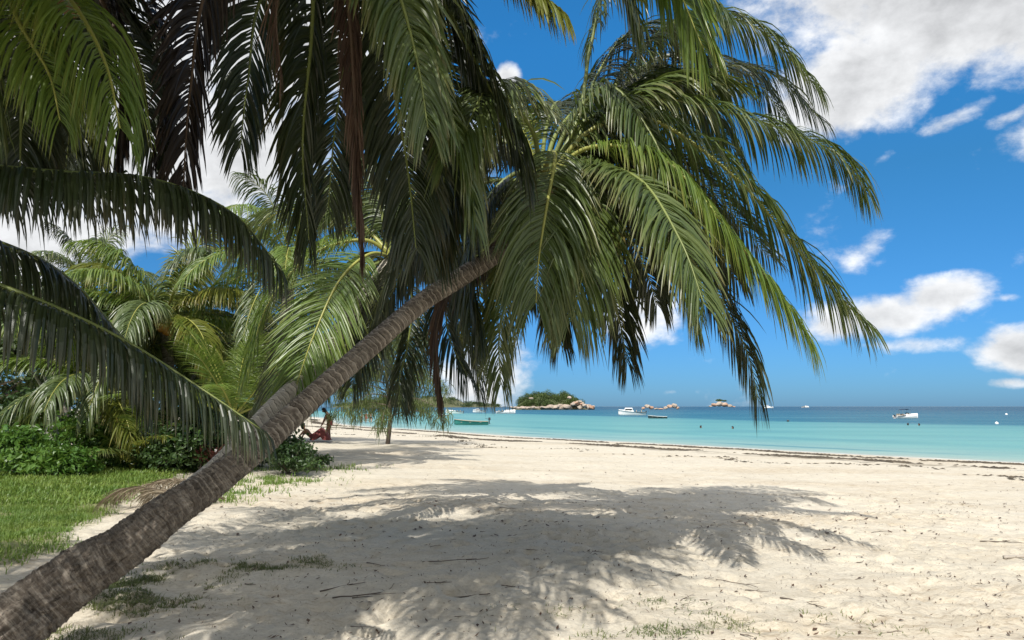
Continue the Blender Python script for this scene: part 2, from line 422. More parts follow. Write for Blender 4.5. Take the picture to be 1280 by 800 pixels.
# (px, py, half width px, half height px, tilt deg, strength)
CLOUDS = [(1200,-30,270,118,-6,1.6),(1072,96,122,78,22,1.4),(1350,0,170,80,-5,1.2),
    (1175,368,62,30,8,1.05),(1110,395,85,34,6,1.05),(1050,405,70,34,0,.9),(1120,432,110,14,0,.55),
    (1292,440,66,34,0,1.2),(1262,478,28,9,0,.8),
    (1196,147,46,12,18,.5),(1092,302,48,17,38,.42),(1265,146,30,10,15,.5),(1103,196,18,9,20,.34),(1258,372,14,6,0,.35),
    (634,100,24,24,-30,1.2),(800,385,75,60,0,.85),(838,491,12,6,0,.45),(610,470,80,70,0,.9),
    (300,190,120,110,0,1.2),(120,120,230,170,0,1.3),(330,20,220,120,0,1.2),(60,285,150,34,0,.9),(560,180,90,80,0,.9),(-200,200,300,260,0,1.2),
    (1400,300,70,60,0,1.1),(1500,120,160,60,0,1.1),(-500,380,220,60,0,1.1)]
def cloud_mask(vec):
    cur = None
    for (px, py, wx, wy, tilt, st) in CLOUDS:
        a, e = azel(px, py)
        mp = N.n('ShaderNodeMapping', vector_type='TEXTURE'); N.link(vec, mp.inputs[0])
        mp.inputs['Location'].default_value = (a, e, 0); mp.inputs['Rotation'].default_value = (0, 0, R(tilt))
        mp.inputs['Scale'].default_value = (wx/FPX, wy/FPX, 1)
        ln = N.n('ShaderNodeVectorMath', operation='LENGTH'); N.link(mp.outputs[0], ln.inputs[0])
        v = N.math('MULTIPLY', N.math('SUBTRACT', 1.0, N.math('POWER', ln.outputs['Value'], 1.6)), st)
        cur = v if cur is None else N.math('SMOOTH_MAX', cur, v, .12)
    return cur
def cloud_noise(vec):
    wv = N.mapping(vec, (6, 8.5, 7))
    a = N.noise(.85, wv, 10, .56, .2); b = N.noise(4.2, wv, 8, .62, .15)
    return N.math('ADD', N.math('MULTIPLY', a, .66), N.math('MULTIPLY', b, .34))
mask = cloud_mask(cmb.outputs[0])
back = N.math('MULTIPLY', N.maprange(sep.outputs[1], .25, -.25), N.maprange(sep.outputs[2], .0, .2))      # unseen broken cloud behind the camera, added as fill light for the shade
top = N.maprange(sep.outputs[2], .62, .80)  # unseen cloud overhead, added for the same fill light
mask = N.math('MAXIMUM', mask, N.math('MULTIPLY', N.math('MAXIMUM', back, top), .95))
n1 = cloud_noise(cmb.outputs[0])
sh = N.n('ShaderNodeVectorMath', operation='ADD'); N.link(cmb.outputs[0], sh.inputs[0]); sh.inputs[1].default_value = (-.012, .028, 0)
n2 = cloud_noise(sh.outputs[0])
dens = N.math('ADD', N.math('MULTIPLY', mask, .62), N.math('MULTIPLY', N.math('SUBTRACT', n1, .5), 1.75))
cov = N.maprange(dens, .10, .52, smooth=True)
relief = N.math('MULTIPLY', N.math('SUBTRACT', n1, n2), 1.4)
thick = N.maprange(dens, .35, 1.3)
bright = N.math('SUBTRACT', N.math('ADD', .86, relief), N.math('MULTIPLY', thick, .58))
bright = N.math('MINIMUM', N.math('MAXIMUM', bright, .46), 1.05)
ccol = N.n('ShaderNodeCombineColor')
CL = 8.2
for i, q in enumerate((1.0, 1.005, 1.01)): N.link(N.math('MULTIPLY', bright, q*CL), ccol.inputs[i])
skyc = N.mix(1.0, sky.outputs[0], N.ramp(N.maprange(sep.outputs[2], 0, .8), SKYR), 'MULTIPLY')
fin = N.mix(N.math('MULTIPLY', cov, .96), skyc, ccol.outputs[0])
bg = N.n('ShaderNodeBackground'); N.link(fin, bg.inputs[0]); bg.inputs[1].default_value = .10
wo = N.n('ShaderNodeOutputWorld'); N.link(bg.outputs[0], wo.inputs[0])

# ------------------------------------------------------------------ camera
cd = bpy.data.cameras.new('camera'); cd.sensor_width = 36; cd.lens = FPX/1280*36; cd.clip_end = 80000; cd.clip_start = .05
co = bpy.data.objects.new('camera', cd); COL.objects.link(co); co.location = (0, 0, CAMZ); co.rotation_euler = (R(90)+PITCH, 0, 0)
scene.camera = co
scene.view_settings.view_transform = 'Standard'; scene.view_settings.look = 'None'; scene.view_settings.exposure = .50; scene.view_settings.gamma = 1
scene.render.resolution_x = 1024; scene.render.resolution_y = 640
scene.cycles.max_bounces = 8; scene.cycles.transparent_max_bounces = 4; scene.cycles.use_denoising = True
# ================================================================== PALMS
PD, PW = 1.75, .54
def frond_geo(path, pairs=80, L=.8, W=.045, droop=.35, lift=.25, s0=.2, seed=0, miss=.03, collapse=0.0, segs=6, up=None, fold=.3, rr=.026, jit=.085, tip_a=60):
    pairs = int(pairs*PD); W = W*PW; segs = 5
    """returns (leaflets MB, midrib MB) of a pinnate frond grown along a path"""
    rng = np.random.default_rng(seed)
    n = 64; pts = spline(path, n); T, Nn, B = frames(pts, up)
    lf, rb = MB(), MB()
    u = np.linspace(0, 1, pairs)
    s = np.concatenate([s0+(1-s0)*u, s0+(1-s0)*u+.35*(1-s0)/pairs]); side = np.concatenate([np.ones(pairs), -np.ones(pairs)])
    s = np.clip(s+rng.normal(0, .25/pairs, s.shape), 0, 1); keep = rng.random(s.shape) > miss
    # a few torn gaps
    for g in range(rng.integers(0, 4)):
        c = rng.uniform(s0, 1); keep &= ~((np.abs(s-c) < rng.uniform(.004, .014)) & (side == rng.choice([-1, 1])))
    s, side = s[keep], side[keep]; K = len(s); u = (s-s0)/(1-s0)
    ip = lambda A: np.stack([np.interp(s*(n-1), np.arange(n), A[:, k]) for k in range(3)], 1)
    p, t, nn, b = ip(pts), ip(T), ip(Nn), ip(B)
    ln = L*np.interp(u, [0, .12, .38, .7, .92, 1], [.45, .8, 1, .9, .68, .5])*rng.normal(1, .09, K)
    a = np.radians(np.interp(u, [0, .5, 1], [20, 40, tip_a])+collapse*35+rng.normal(0, 3.5, K))
    d = side[:, None]*b*np.cos(a)[:, None]+t*np.sin(a)[:, None]+nn*(lift*(1-.6*u)+rng.normal(0, jit, K))[:, None]
    d += rng.normal(0, jit*.35, (K, 3)); d /= np.linalg.norm(d, axis=1)[:, None]
    wv = t-d*(t*d).sum(1)[:, None]; wv /= np.linalg.norm(wv, axis=1)[:, None]+1e-9
    ph = rng.normal(0, .42, K)
    wv = wv*np.cos(ph)[:, None]+np.cross(d, wv)*np.sin(ph)[:, None]
    dr = droop*np.clip(rng.normal(1, .17, K), .2, 2)
    kink = np.where(rng.random(K) < .09, rng.uniform(.3, .9, K), 0); kseg = rng.integers(1, segs, K)
    wp = np.interp(np.linspace(0, 1, segs+1), [0, .1, .3, .55, .8, 1], [.35, .75, 1, .9, .55, .03])
    wid = W*rng.normal(1, .12, K)*np.interp(u, [0, .3, .8, 1], [.7, 1, .85, .5])
    pos = p.copy(); V = np.zeros((K, segs+1, 3, 3)); tp = np.zeros((K, segs+1, 3))
    for k in range(segs+1):
        nr = np.cross(d, wv); hw = (wid*wp[k]/2)[:, None]
        V[:, k, 0] = pos-wv*hw; V[:, k, 1] = pos+nr*hw*fold*2*.5; V[:, k, 2] = pos+wv*hw; tp[:, k] = k/segs
        if k < segs:
            pos = pos+d*(ln/segs)[:, None]
            g = dr*(1.35-.75*k/segs)*.9/segs*3.0+np.where(kseg == k, kink, 0)
            d = d+np.array([0, 0, -1.0])*g[:, None]; d /= np.linalg.norm(d, axis=1)[:, None]
            wv = wv-d*(wv*d).sum(1)[:, None]; wv /= np.linalg.norm(wv, axis=1)[:, None]+1e-9
    idx = np.arange(K*(segs+1)*3).reshape(K, segs+1, 3)
    F = np.concatenate([np.stack([idx[:, :-1, j], idx[:, :-1, j+1], idx[:, 1:, j+1], idx[:, 1:, j]], -1).reshape(-1, 4) for j in (0, 1)])
    tint = np.repeat(np.clip(rng.normal(rng.uniform(.3, .65), .20, K)+.3*vnoise(s*9, side*3.3, seed), 0, 1), (segs+1)*3)
    lf.add(V.reshape(-1, 3), F.tolist(), 0, tint=tint, tip=tp.ravel())
    rad = rr*np.interp(np.linspace(0, 1, n), [0, .06, .2, 1], [1.7, 1.15, .9, .14])
    rb.tube(pts, rad, 6)
    return lf, rb
def add_frond(root, crown, ctrl, mat='leaf', rib='rib', label=None, **k):
    path = [crown]+list(ctrl)
    lf, rb = frond_geo(path, **k)
    L = root.matrix_basis.translation if False else root.location
    f = lf.build('frond', M[mat], root, loc=None)
    f.data.transform(Matrix.Translation(-Vector(L)))
    r = rb.build('midrib', M[rib], f, smooth=True); r.data.transform(Matrix.Translation(-Vector(L)))
    if label: f['label'] = label
    return f
def arc_path(c, az, el, L, sag, n=7):
    """a frond that leaves the crown at (az, el) and bends under its weight"""
    p = Vector(c); d = Vector((math.cos(az)*math.cos(el), math.sin(az)*math.cos(el), math.sin(el))); out = []
    for i in range(n):
        p = p+d*(L/n); out.append(p.copy()); d = (d+Vector((0, 0, -sag*(i+1)/n))).normalized()
    return out
def trunk_geo(ctrl, radii, n=120, m=24, seed=0, ring=.085, rough=1.0, uneven=.05):
    pts = spline(ctrl, n); T, Nn, B = frames(pts); rng = np.random.default_rng(seed)
    d = np.concatenate([[0], np.cumsum(np.linalg.norm(np.diff(pts, axis=0), axis=1))]); s = d/d[-1]
    rad = np.interp(s, np.linspace(0, 1, len(radii)), radii)
    if len(radii) == len(ctrl): rad = np.interp(s, [s[np.argmin(((pts-np.array(tuple(c)))**2).sum(1))] for c in ctrl], radii)
    ang = np.arange(m)*2*np.pi/m
    D, A = np.meshgrid(d, ang, indexing='ij')
    wob = .55*fbm(np.cos(A)*.8+D*.8, np.sin(A)*1.5+7, seed, 2)
    ph = (D/ring+wob+1.1*fbm(D*3, D*0, seed+5, 3)+.04*fbm(np.cos(A)*2+D*3, np.sin(A)*2, seed+6, 2)); saw = ph-np.floor(ph)
    S = s[:, None]+0*A
    rings = (.5+.5*np.sin(2*np.pi*ph))**2*.05*sstep(.12, .45, S)*(.8+.5*vnoise(np.cos(A)*1.2+D*2, np.sin(A)*1.2, seed+9))
    lump = fbm(np.cos(A)*2.2+D*1.1, np.sin(A)*2.2+D*.3, seed+3, 4)*.06+fbm(np.cos(A)*5+D*2, np.sin(A)*5+D*8, seed+8, 4)*.06*rough*sstep(.55, .08, S)
    fis = -np.abs(fbm(np.cos(A)*4, np.sin(A)*4+D*4.0, seed+12, 3))*.10*rough*sstep(.6, .1, S)
    rr = rad[:, None]*(1+rings+lump+fis+uneven*np.sin(A*2+D*.6))
    tex = fbm(np.cos(A)*16+D*5, np.sin(A)*16+D*22, seed+31, 3)*.035*rough*sstep(.85, .2, S)+fbm(np.cos(A)*9+3, np.sin(A)*9+D*30, seed+37, 3)*.02*rough*sstep(.7, .25, S)
    rr = rr*(1+tex)
    V = pts[:, None]+(Nn[:, None]*np.cos(A)[..., None]+B[:, None]*np.sin(A)[..., None])*rr[..., None]
    mb = MB(); F = [(i*m+j, i*m+(j+1) % m, (i+1)*m+(j+1) % m, (i+1)*m+j) for i in range(n-1) for j in range(m)]
    F.append(tuple((n-1)*m+j for j in range(m))); F.append(tuple(range(m-1, -1, -1)))
    mb.add(V.reshape(-1, 3), F, 0, along=D.ravel(), ringph=ph.ravel(), frac=S.ravel(), ca=np.cos(A).ravel(), sa=np.sin(A).ravel())
    return mb
def trunk_material(name, dark, mid, light, crack=.28):
    m, nt = new_mat(name); N = NT(nt); oc = N.coord('Object')
    ph = N.attr('ringph'); fr = N.math('FRACT', ph)
    n1 = N.noise(6, oc, 6, .65); n2 = N.noise(34, oc, 5, .7); n3 = N.noise(1.6, oc, 4)
    c = N.mix(N.maprange(n1, .3, .7), rgb(*dark), rgb(*mid))
    c = N.mix(N.math('MULTIPLY', N.maprange(n2, .5, .78), .7), c, rgb(*light))
    up = N.maprange(N.attr('frac'), .22, .5)
    scar = N.math('MULTIPLY', N.maprange(fr, .62, .95), up)
    c = N.mix(N.math('MULTIPLY', scar, .7), c, rgb(*light))
    groove = N.math('MULTIPLY', N.maprange(fr, .16, .02), up)
    c = N.mix(N.math('MULTIPLY', groove, .8), c, rgb(.03,.022,.016))
    c = N.mix(N.math('MULTIPLY', N.math('MULTIPLY', N.maprange(fr, .80, .93), N.maprange(N.noise(4, oc, 3), .38, .55)), N.math('MULTIPLY', up, .75)), c, rgb(*[q*1.15 for q in light]))
    # lichen and stains on old bark
    c = N.mix(N.math('MULTIPLY', N.maprange(n3, .55, .7), .35), c, rgb(.26,.24,.20))
    cv = N.n('ShaderNodeCombineXYZ'); N.link(N.attr('ca'), cv.inputs[0]); N.link(N.attr('sa'), cv.inputs[1]); N.link(N.attr('along'), cv.inputs[2]); cv = cv.outputs[0]
    fib = N.noise(1, N.mapping(cv, (.7, .7, 46)), 7, .70, .25); crk = N.noise(1, N.mapping(cv, (9, 9, 5)), 6, .7, .8)
    c = N.mix(N.math('MULTIPLY', N.maprange(fib, .50, .62), .55), c, rgb(*light))
    c = N.mix(N.math('MULTIPLY', N.maprange(fib, .47, .36), .4), c, rgb(.04,.03,.022))
    c = N.mix(N.math('MULTIPLY', N.maprange(crk, .44, .36), N.maprange(N.attr('frac'), .55, .25, crack*.3, crack)), c, rgb(.03,.022,.016))
    fl = N.noise(1, N.mapping(oc, (16, 16, 16)), 6, .75, 1.2)
    c = N.mix(N.math('MULTIPLY', N.maprange(fl, .56, .66), N.maprange(N.attr('frac'), .7, .2, .25, .75)), c, rgb(.035,.026,.020))
    p = N.n('ShaderNodeBsdfPrincipled', i_Roughness=.9); N.link(c, p.inputs['Base Color']); p.inputs['Specular IOR Level'].default_value = .2
    h = N.math('ADD', N.math('ADD', N.math('MULTIPLY', n2, .5), N.math('MULTIPLY', fib, 1.2)), N.math('ADD', N.math('MULTIPLY', fl, .8), N.math('MULTIPLY', N.maprange(crk, .36, .5), .22)))
    N.link(N.bump(h, 1.0, .035), p.inputs['Normal'])
    N.out(p.outputs[0]); return m
M['trunk'] = trunk_material('palm_trunk_bark', (.12,.096,.076), (.34,.285,.228), (.62,.545,.45))
M['trunk_p'] = trunk_material('palm_trunk_sunlit_tone', (.40,.36,.30), (.60,.54,.45), (.74,.68,.58), .1)  # sunlight on the second trunk painted in as paler bark colours
M['trunk_g'] = trunk_material('palm_trunk_grey', (.14,.125,.105), (.26,.235,.2), (.42,.39,.34))
def coconut(root, c, r, mat, stalk_from=None):
    mb = MB(); pts = []
    m, n = 14, 9
    for i in range(n+1):
        th = math.pi*i/n
        for j in range(m):
            a = 2*math.pi*j/m; k = 1+.07*math.cos(3*a)
            pts.append((math.sin(th)*math.cos(a)*r*k, math.sin(th)*math.sin(a)*r*k, -math.cos(th)*r*1.22*(1+.06*math.cos(th))))
    F = [(i*m+j, i*m+(j+1) % m, (i+1)*m+(j+1) % m, (i+1)*m+j) for i in range(n) for j in range(m)]
    rot = Matrix.Rotation(random.uniform(-.6, .6), 3, 'X') @ Matrix.Rotation(random.uniform(-.6, .6), 3, 'Y')
    V = np.array([tuple(rot @ Vector(q)) for q in pts])
    mb.add(V+np.array(c)-np.array(root.location), F)
    o = mb.build('coconut', M[mat], root, smooth=True)
    if stalk_from is not None:
        st = MB(); a = np.array(stalk_from); e = np.array(c)+np.array([0, 0, r*1.1])
        st.tube(spline([a, a*.5+e*.5+np.array([0, 0, .08]), e], 8)-np.array(root.location), [.018]*5+[.014, .012, .012], 6)
        st.build('stalk', M['rib_y'], o, smooth=True)
    return o
def sheath(root, c, axis_, r=.16, h=.45, seed=1):
    """the mat of brown fibre and cut leaf bases under a crown"""
    rng = np.random.default_rng(seed); mb = MB(); ax = Vector(axis_).normalized()
    c = Vector(c)-Vector(root.location)
    q = ax.to_track_quat('Z', 'Y').to_matrix()
    for k in range(16):
        a = k*2.4+rng.uniform(-.2, .2); t0 = rng.uniform(-h, -h*.3); z1 = t0+rng.uniform(.25, .5)
        rad = r*.85
        p0 = c+q @ Vector((math.cos(a)*rad, math.sin(a)*rad, t0)); p1 = c+q @ Vector((math.cos(a)*r*1.25, math.sin(a)*r*1.25, (t0+z1)/2)); p2 = c+q @ Vector((math.cos(a)*r*.9, math.sin(a)*r*.9, z1))
        mb.tube(spline([p0, p1, p2], 7), [.05, .06, .055, .05, .04, .03, .015], 6, sq=.45)
    mb.build('leaf_sheath', M['fibre'], root, smooth=True)

def auto_crown(root, c, n, L, mats, seed, lo=-25, hi=80, leaf=.7, pairs=60, azr=(0, 360), W=.075, segs=5, droop=.75, sag=.42, ribs='rib_y'):
    rng = random.Random(seed)
    for k in range(n):
        a = azr[0]+(azr[1]-azr[0])*((k*.618034) % 1)+rng.uniform(-8, 8); t = (k+.5)/n
        e = hi+(lo-hi)*t**.85+rng.uniform(-7, 7)
        add_frond(root, c, arc_path(c, R(a), R(e), L*rng.uniform(.85, 1.1)*(.75+.25*min(1, t*3)), sag*rng.uniform(.8, 1.25)), mats[k % len(mats)] if not callable(mats) else mats(t), ribs,
                  seed=seed*100+k, L=leaf, droop=droop*rng.uniform(.8, 1.3), pairs=pairs, W=W, segs=segs, s0=.14)
# ---------------------------------------------------------------- the leaning palm
base = Vector((-3.52, 3.95, -.16)); Croot = Vector((-3.3, 4.12, 0))
main = empty('leaning_palm', Croot)
tag(main, 'big coconut palm leaning right across the picture over shaded sand', 'palm tree')
C0 = P(676, 236, 6.7)
tc = [base, P(-10,802,4.2), P(50,755,4.38), P(100,719,4.5), P(160,681,4.65), P(210,641,4.8), P(260,608,4.98), P(310,569,5.15), P(375,511,5.45), P(425,466,5.65), P(525,380,6.1), P(580,344,6.3), P(643,298,6.55), C0]
tb = trunk_geo(tc, [.215,.190,.176,.167,.142,.129,.111,.096,.090,.084,.083,.084,.078,.072], n=900, m=84, seed=3, ring=.058, rough=1.7)
t_ = tb.build('trunk', M['trunk'], main, smooth=True); t_.data.transform(Matrix.Translation(-Croot))
t_['label'] = 'ringed brown trunk with a rough thick base'
sheath(main, C0, C0-P(600,318,6.4), .13, .4, 2)
def pp(*l): return [P(*q) for q in l]
def F(ctrl, mat='leaf', rib='rib', **k):
    k['droop'] = k.get('droop', .35)*1.3; k['lift'] = k.get('lift', .25)*.5
    return add_frond(main, C0, pp(*ctrl), mat, rib, **k)
F([(715,150,6.6),(762,108,6.45),(812,165,6.15),(840,235,6.0),(850,300,5.95)], 'leaf', 'rib', seed=1, L=.72, droop=.55, lift=.1, pairs=100)
F([(735,150,6.8),(830,124,6.9),(960,155,6.9),(1045,192,6.9),(1084,242,6.9)], 'leaf', 'rib', seed=2, L=.78, droop=.62, pairs=115)
F([(735,165,6.55),(810,148,6.45),(915,218,6.25),(1000,315,6.1),(1078,402,6.0)], 'leaf', 'rib_y', seed=3, L=.82, droop=.5, pairs=120)
F([(735,185,6.4),(830,200,6.05),(920,300,5.75),(972,365,5.6),(1008,415,5.5)], 'leaf_b', 'rib_y', seed=4, L=.8, droop=.55, pairs=110)
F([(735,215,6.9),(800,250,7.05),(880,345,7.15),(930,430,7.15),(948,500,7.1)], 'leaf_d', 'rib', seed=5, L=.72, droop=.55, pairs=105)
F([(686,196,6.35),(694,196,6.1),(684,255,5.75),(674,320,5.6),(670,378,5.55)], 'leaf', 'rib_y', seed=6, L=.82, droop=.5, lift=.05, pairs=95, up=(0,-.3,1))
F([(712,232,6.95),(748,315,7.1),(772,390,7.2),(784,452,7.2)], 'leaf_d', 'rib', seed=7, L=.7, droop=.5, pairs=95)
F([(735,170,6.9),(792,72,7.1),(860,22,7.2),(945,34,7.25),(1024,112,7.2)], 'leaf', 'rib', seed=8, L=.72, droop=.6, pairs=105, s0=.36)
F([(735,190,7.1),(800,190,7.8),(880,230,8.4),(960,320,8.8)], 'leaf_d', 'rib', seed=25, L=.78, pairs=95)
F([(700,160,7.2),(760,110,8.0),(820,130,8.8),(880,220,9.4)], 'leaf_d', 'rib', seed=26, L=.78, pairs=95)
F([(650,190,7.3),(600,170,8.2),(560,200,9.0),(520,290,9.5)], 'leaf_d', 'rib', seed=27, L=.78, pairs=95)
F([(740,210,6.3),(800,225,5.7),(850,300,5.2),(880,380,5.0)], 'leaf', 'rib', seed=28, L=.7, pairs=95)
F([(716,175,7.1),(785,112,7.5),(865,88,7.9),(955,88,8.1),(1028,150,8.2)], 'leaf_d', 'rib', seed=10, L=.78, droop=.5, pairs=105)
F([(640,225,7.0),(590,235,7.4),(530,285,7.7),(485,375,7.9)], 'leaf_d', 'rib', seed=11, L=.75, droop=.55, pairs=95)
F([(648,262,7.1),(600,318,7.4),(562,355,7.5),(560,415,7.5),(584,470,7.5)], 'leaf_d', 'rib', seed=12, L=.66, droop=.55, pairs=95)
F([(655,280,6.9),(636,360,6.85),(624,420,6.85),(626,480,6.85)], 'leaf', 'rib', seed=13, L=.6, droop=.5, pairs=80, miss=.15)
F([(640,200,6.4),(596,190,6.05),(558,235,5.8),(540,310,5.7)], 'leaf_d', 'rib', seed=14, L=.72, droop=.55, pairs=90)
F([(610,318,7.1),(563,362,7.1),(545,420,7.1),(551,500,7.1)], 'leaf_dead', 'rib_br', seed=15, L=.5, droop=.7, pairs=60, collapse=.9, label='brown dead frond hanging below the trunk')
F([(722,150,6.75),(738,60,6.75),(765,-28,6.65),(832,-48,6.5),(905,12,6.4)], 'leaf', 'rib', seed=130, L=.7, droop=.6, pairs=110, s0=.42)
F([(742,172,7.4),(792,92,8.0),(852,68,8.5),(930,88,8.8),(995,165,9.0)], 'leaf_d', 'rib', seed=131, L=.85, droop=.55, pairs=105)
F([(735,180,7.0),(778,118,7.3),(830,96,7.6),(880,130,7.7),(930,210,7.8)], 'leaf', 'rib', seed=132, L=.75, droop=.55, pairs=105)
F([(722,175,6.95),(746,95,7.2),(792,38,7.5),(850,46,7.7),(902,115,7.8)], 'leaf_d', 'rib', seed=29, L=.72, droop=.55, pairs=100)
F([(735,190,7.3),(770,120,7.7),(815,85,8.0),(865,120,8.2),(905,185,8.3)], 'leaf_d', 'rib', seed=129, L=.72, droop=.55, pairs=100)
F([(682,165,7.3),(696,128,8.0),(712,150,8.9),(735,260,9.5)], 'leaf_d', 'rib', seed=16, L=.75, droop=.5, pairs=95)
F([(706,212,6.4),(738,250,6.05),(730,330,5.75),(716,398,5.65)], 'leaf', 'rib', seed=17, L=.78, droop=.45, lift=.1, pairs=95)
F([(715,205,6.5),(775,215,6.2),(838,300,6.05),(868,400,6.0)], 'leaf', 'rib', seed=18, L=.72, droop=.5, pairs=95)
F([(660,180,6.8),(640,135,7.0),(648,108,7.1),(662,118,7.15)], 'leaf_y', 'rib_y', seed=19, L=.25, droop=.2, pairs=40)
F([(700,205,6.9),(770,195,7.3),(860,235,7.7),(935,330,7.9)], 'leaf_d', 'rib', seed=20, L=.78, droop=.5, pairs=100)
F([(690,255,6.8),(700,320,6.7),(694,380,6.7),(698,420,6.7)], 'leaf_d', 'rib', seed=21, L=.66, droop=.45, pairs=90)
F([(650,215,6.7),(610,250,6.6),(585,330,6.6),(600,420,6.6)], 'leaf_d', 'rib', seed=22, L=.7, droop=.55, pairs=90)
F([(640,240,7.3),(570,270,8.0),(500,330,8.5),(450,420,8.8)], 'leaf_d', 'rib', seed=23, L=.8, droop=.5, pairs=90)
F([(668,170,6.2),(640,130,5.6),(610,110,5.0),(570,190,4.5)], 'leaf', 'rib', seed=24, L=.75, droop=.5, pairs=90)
auto_crown(main, C0, 9, 3.3, ['leaf','leaf_d'], 44, lo=0, hi=55, azr=(15,110), leaf=.8, pairs=75)
for (px, py, Y) in ((768,302,6.1),(758,318,6.15),(742,296,6.6),(722,300,6.75)):
    coconut(main, P(px, py, Y), .098, 'coconut', C0+Vector((.1, 0, 0)))

# ---------------------------------------------------------------- palms whose crowns hang in from above and from the left
B0 = P(450, -165, 4.7)
pB = empty('tall_palm', (-4.4, -2.2, 0)); tag(pB, 'tall palm overhead whose dark and brown fronds hang from the top edge', 'palm tree')
b_ = trunk_geo([(-4.4,-2.2,-.1),(-3.9,-.2,1.6),(-2.9,2.0,4.1),(-1.9,3.8,5.6),B0], [.22,.17,.14,.12,.11,.1], n=160, m=28, seed=21)
o = b_.build('trunk', M['trunk_g'], pB, smooth=True); o.data.transform(Matrix.Translation(-pB.location))
sheath(pB, B0, (.5,.7,.6), .13, .4, 5)
def FB(ctrl, mat='leaf', rib='rib', **k):
    k.setdefault('W', .058); k['L'] *= 1.08
    return add_frond(pB, B0, pp(*ctrl), mat, rib, **k)
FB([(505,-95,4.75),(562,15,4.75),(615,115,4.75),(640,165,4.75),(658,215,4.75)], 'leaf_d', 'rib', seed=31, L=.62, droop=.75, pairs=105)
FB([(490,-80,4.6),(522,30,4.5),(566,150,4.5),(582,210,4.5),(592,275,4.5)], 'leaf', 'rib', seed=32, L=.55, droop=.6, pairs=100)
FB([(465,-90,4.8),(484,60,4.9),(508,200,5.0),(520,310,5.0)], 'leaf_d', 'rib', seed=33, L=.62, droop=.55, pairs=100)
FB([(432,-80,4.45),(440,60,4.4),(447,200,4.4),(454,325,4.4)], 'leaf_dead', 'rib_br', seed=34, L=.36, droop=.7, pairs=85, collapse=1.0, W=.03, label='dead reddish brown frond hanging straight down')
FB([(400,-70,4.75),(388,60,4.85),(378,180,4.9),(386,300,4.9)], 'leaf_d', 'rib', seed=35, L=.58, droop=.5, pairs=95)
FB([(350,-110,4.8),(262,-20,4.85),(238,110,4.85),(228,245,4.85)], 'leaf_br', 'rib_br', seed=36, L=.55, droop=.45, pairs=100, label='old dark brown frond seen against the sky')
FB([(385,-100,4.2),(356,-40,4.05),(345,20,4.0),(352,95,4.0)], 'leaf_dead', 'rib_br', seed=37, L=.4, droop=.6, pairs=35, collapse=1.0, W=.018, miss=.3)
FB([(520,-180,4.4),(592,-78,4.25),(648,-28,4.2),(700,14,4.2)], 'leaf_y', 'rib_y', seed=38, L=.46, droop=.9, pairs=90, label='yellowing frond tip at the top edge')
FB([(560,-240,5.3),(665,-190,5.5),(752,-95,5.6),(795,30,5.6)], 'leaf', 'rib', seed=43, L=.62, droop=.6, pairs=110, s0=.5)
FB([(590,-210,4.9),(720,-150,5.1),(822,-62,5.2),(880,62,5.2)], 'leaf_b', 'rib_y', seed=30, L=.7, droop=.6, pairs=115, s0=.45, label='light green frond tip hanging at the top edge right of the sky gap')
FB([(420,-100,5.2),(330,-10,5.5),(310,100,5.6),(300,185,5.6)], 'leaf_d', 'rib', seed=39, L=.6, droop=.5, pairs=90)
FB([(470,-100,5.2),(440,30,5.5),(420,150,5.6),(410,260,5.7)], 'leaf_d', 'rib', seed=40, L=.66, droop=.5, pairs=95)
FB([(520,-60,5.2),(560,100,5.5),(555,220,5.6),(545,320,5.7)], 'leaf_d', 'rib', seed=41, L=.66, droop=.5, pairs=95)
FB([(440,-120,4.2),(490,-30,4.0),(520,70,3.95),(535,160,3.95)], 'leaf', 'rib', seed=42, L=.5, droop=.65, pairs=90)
for k, (a, e) in enumerate([(200,20),(222,40),(240,5),(256,30),(248,22),(180,45),(215,-5),(230,18),(190,0)]):
    add_frond(pB, B0, arc_path(B0, R(a), R(e), 3.4, .28), 'leaf', 'rib', seed=50+k, L=.75, droop=.5, pairs=80)
for k in range(5):
    coconut(pB, B0+Vector((.16*math.cos(k*1.3), .16*math.sin(k*1.3), -.3-.05*k)), .1, 'coconut', B0)

A0 = P(25, -70, 4.1)
pA = empty('slender_palm', (-5.2, 1.2, 0)); tag(pA, 'palm in the top left corner with a green sunlit frond and brown coconut', 'palm tree')
b_ = trunk_geo([(-5.2,1.2,-.1),(-5.0,1.7,1.6),(-4.3,2.9,3.2),A0], [.2,.15,.13,.115,.1], n=140, m=28, seed=22)
o = b_.build('trunk', M['trunk_g'], pA, smooth=True); o.data.transform(Matrix.Translation(-pA.location))
sheath(pA, A0, (.4,.5,.7), .13, .4, 6)
def FA(ctrl, mat='leaf', rib='rib', **k):
    k.setdefault('W', .055); k['L'] *= 1.08
    return add_frond(pA, A0, pp(*ctrl), mat, rib, **k)
FA([(52,-35,3.85),(95,10,3.65),(132,80,3.55),(150,160,3.5)], 'leaf_b', 'rib_y', seed=61, L=.55, droop=.9, W=.028, pairs=85, s0=.12, label='green frond lit by the sun')
FA([(32,-30,4.3),(28,80,4.4),(25,215,4.4)], 'leaf_d', 'rib', seed=62, L=.5, droop=.45, pairs=85)
FA([(70,-60,4.9),(85,30,5.0),(90,120,5.0),(82,215,5.0)], 'leaf_d', 'rib', seed=68, L=.55, droop=.5, pairs=85)
FA([(120,-60,5.0),(190,20,5.2),(205,110,5.2),(190,200,5.2)], 'leaf_br', 'rib_br', seed=69, L=.5, droop=.5, pairs=85)
FA([(0,-40,4.8),(-10,60,5.0),(-15,150,5.0),(-10,235,5.0)], 'leaf_d', 'rib', seed=60, L=.55, droop=.5, pairs=85)
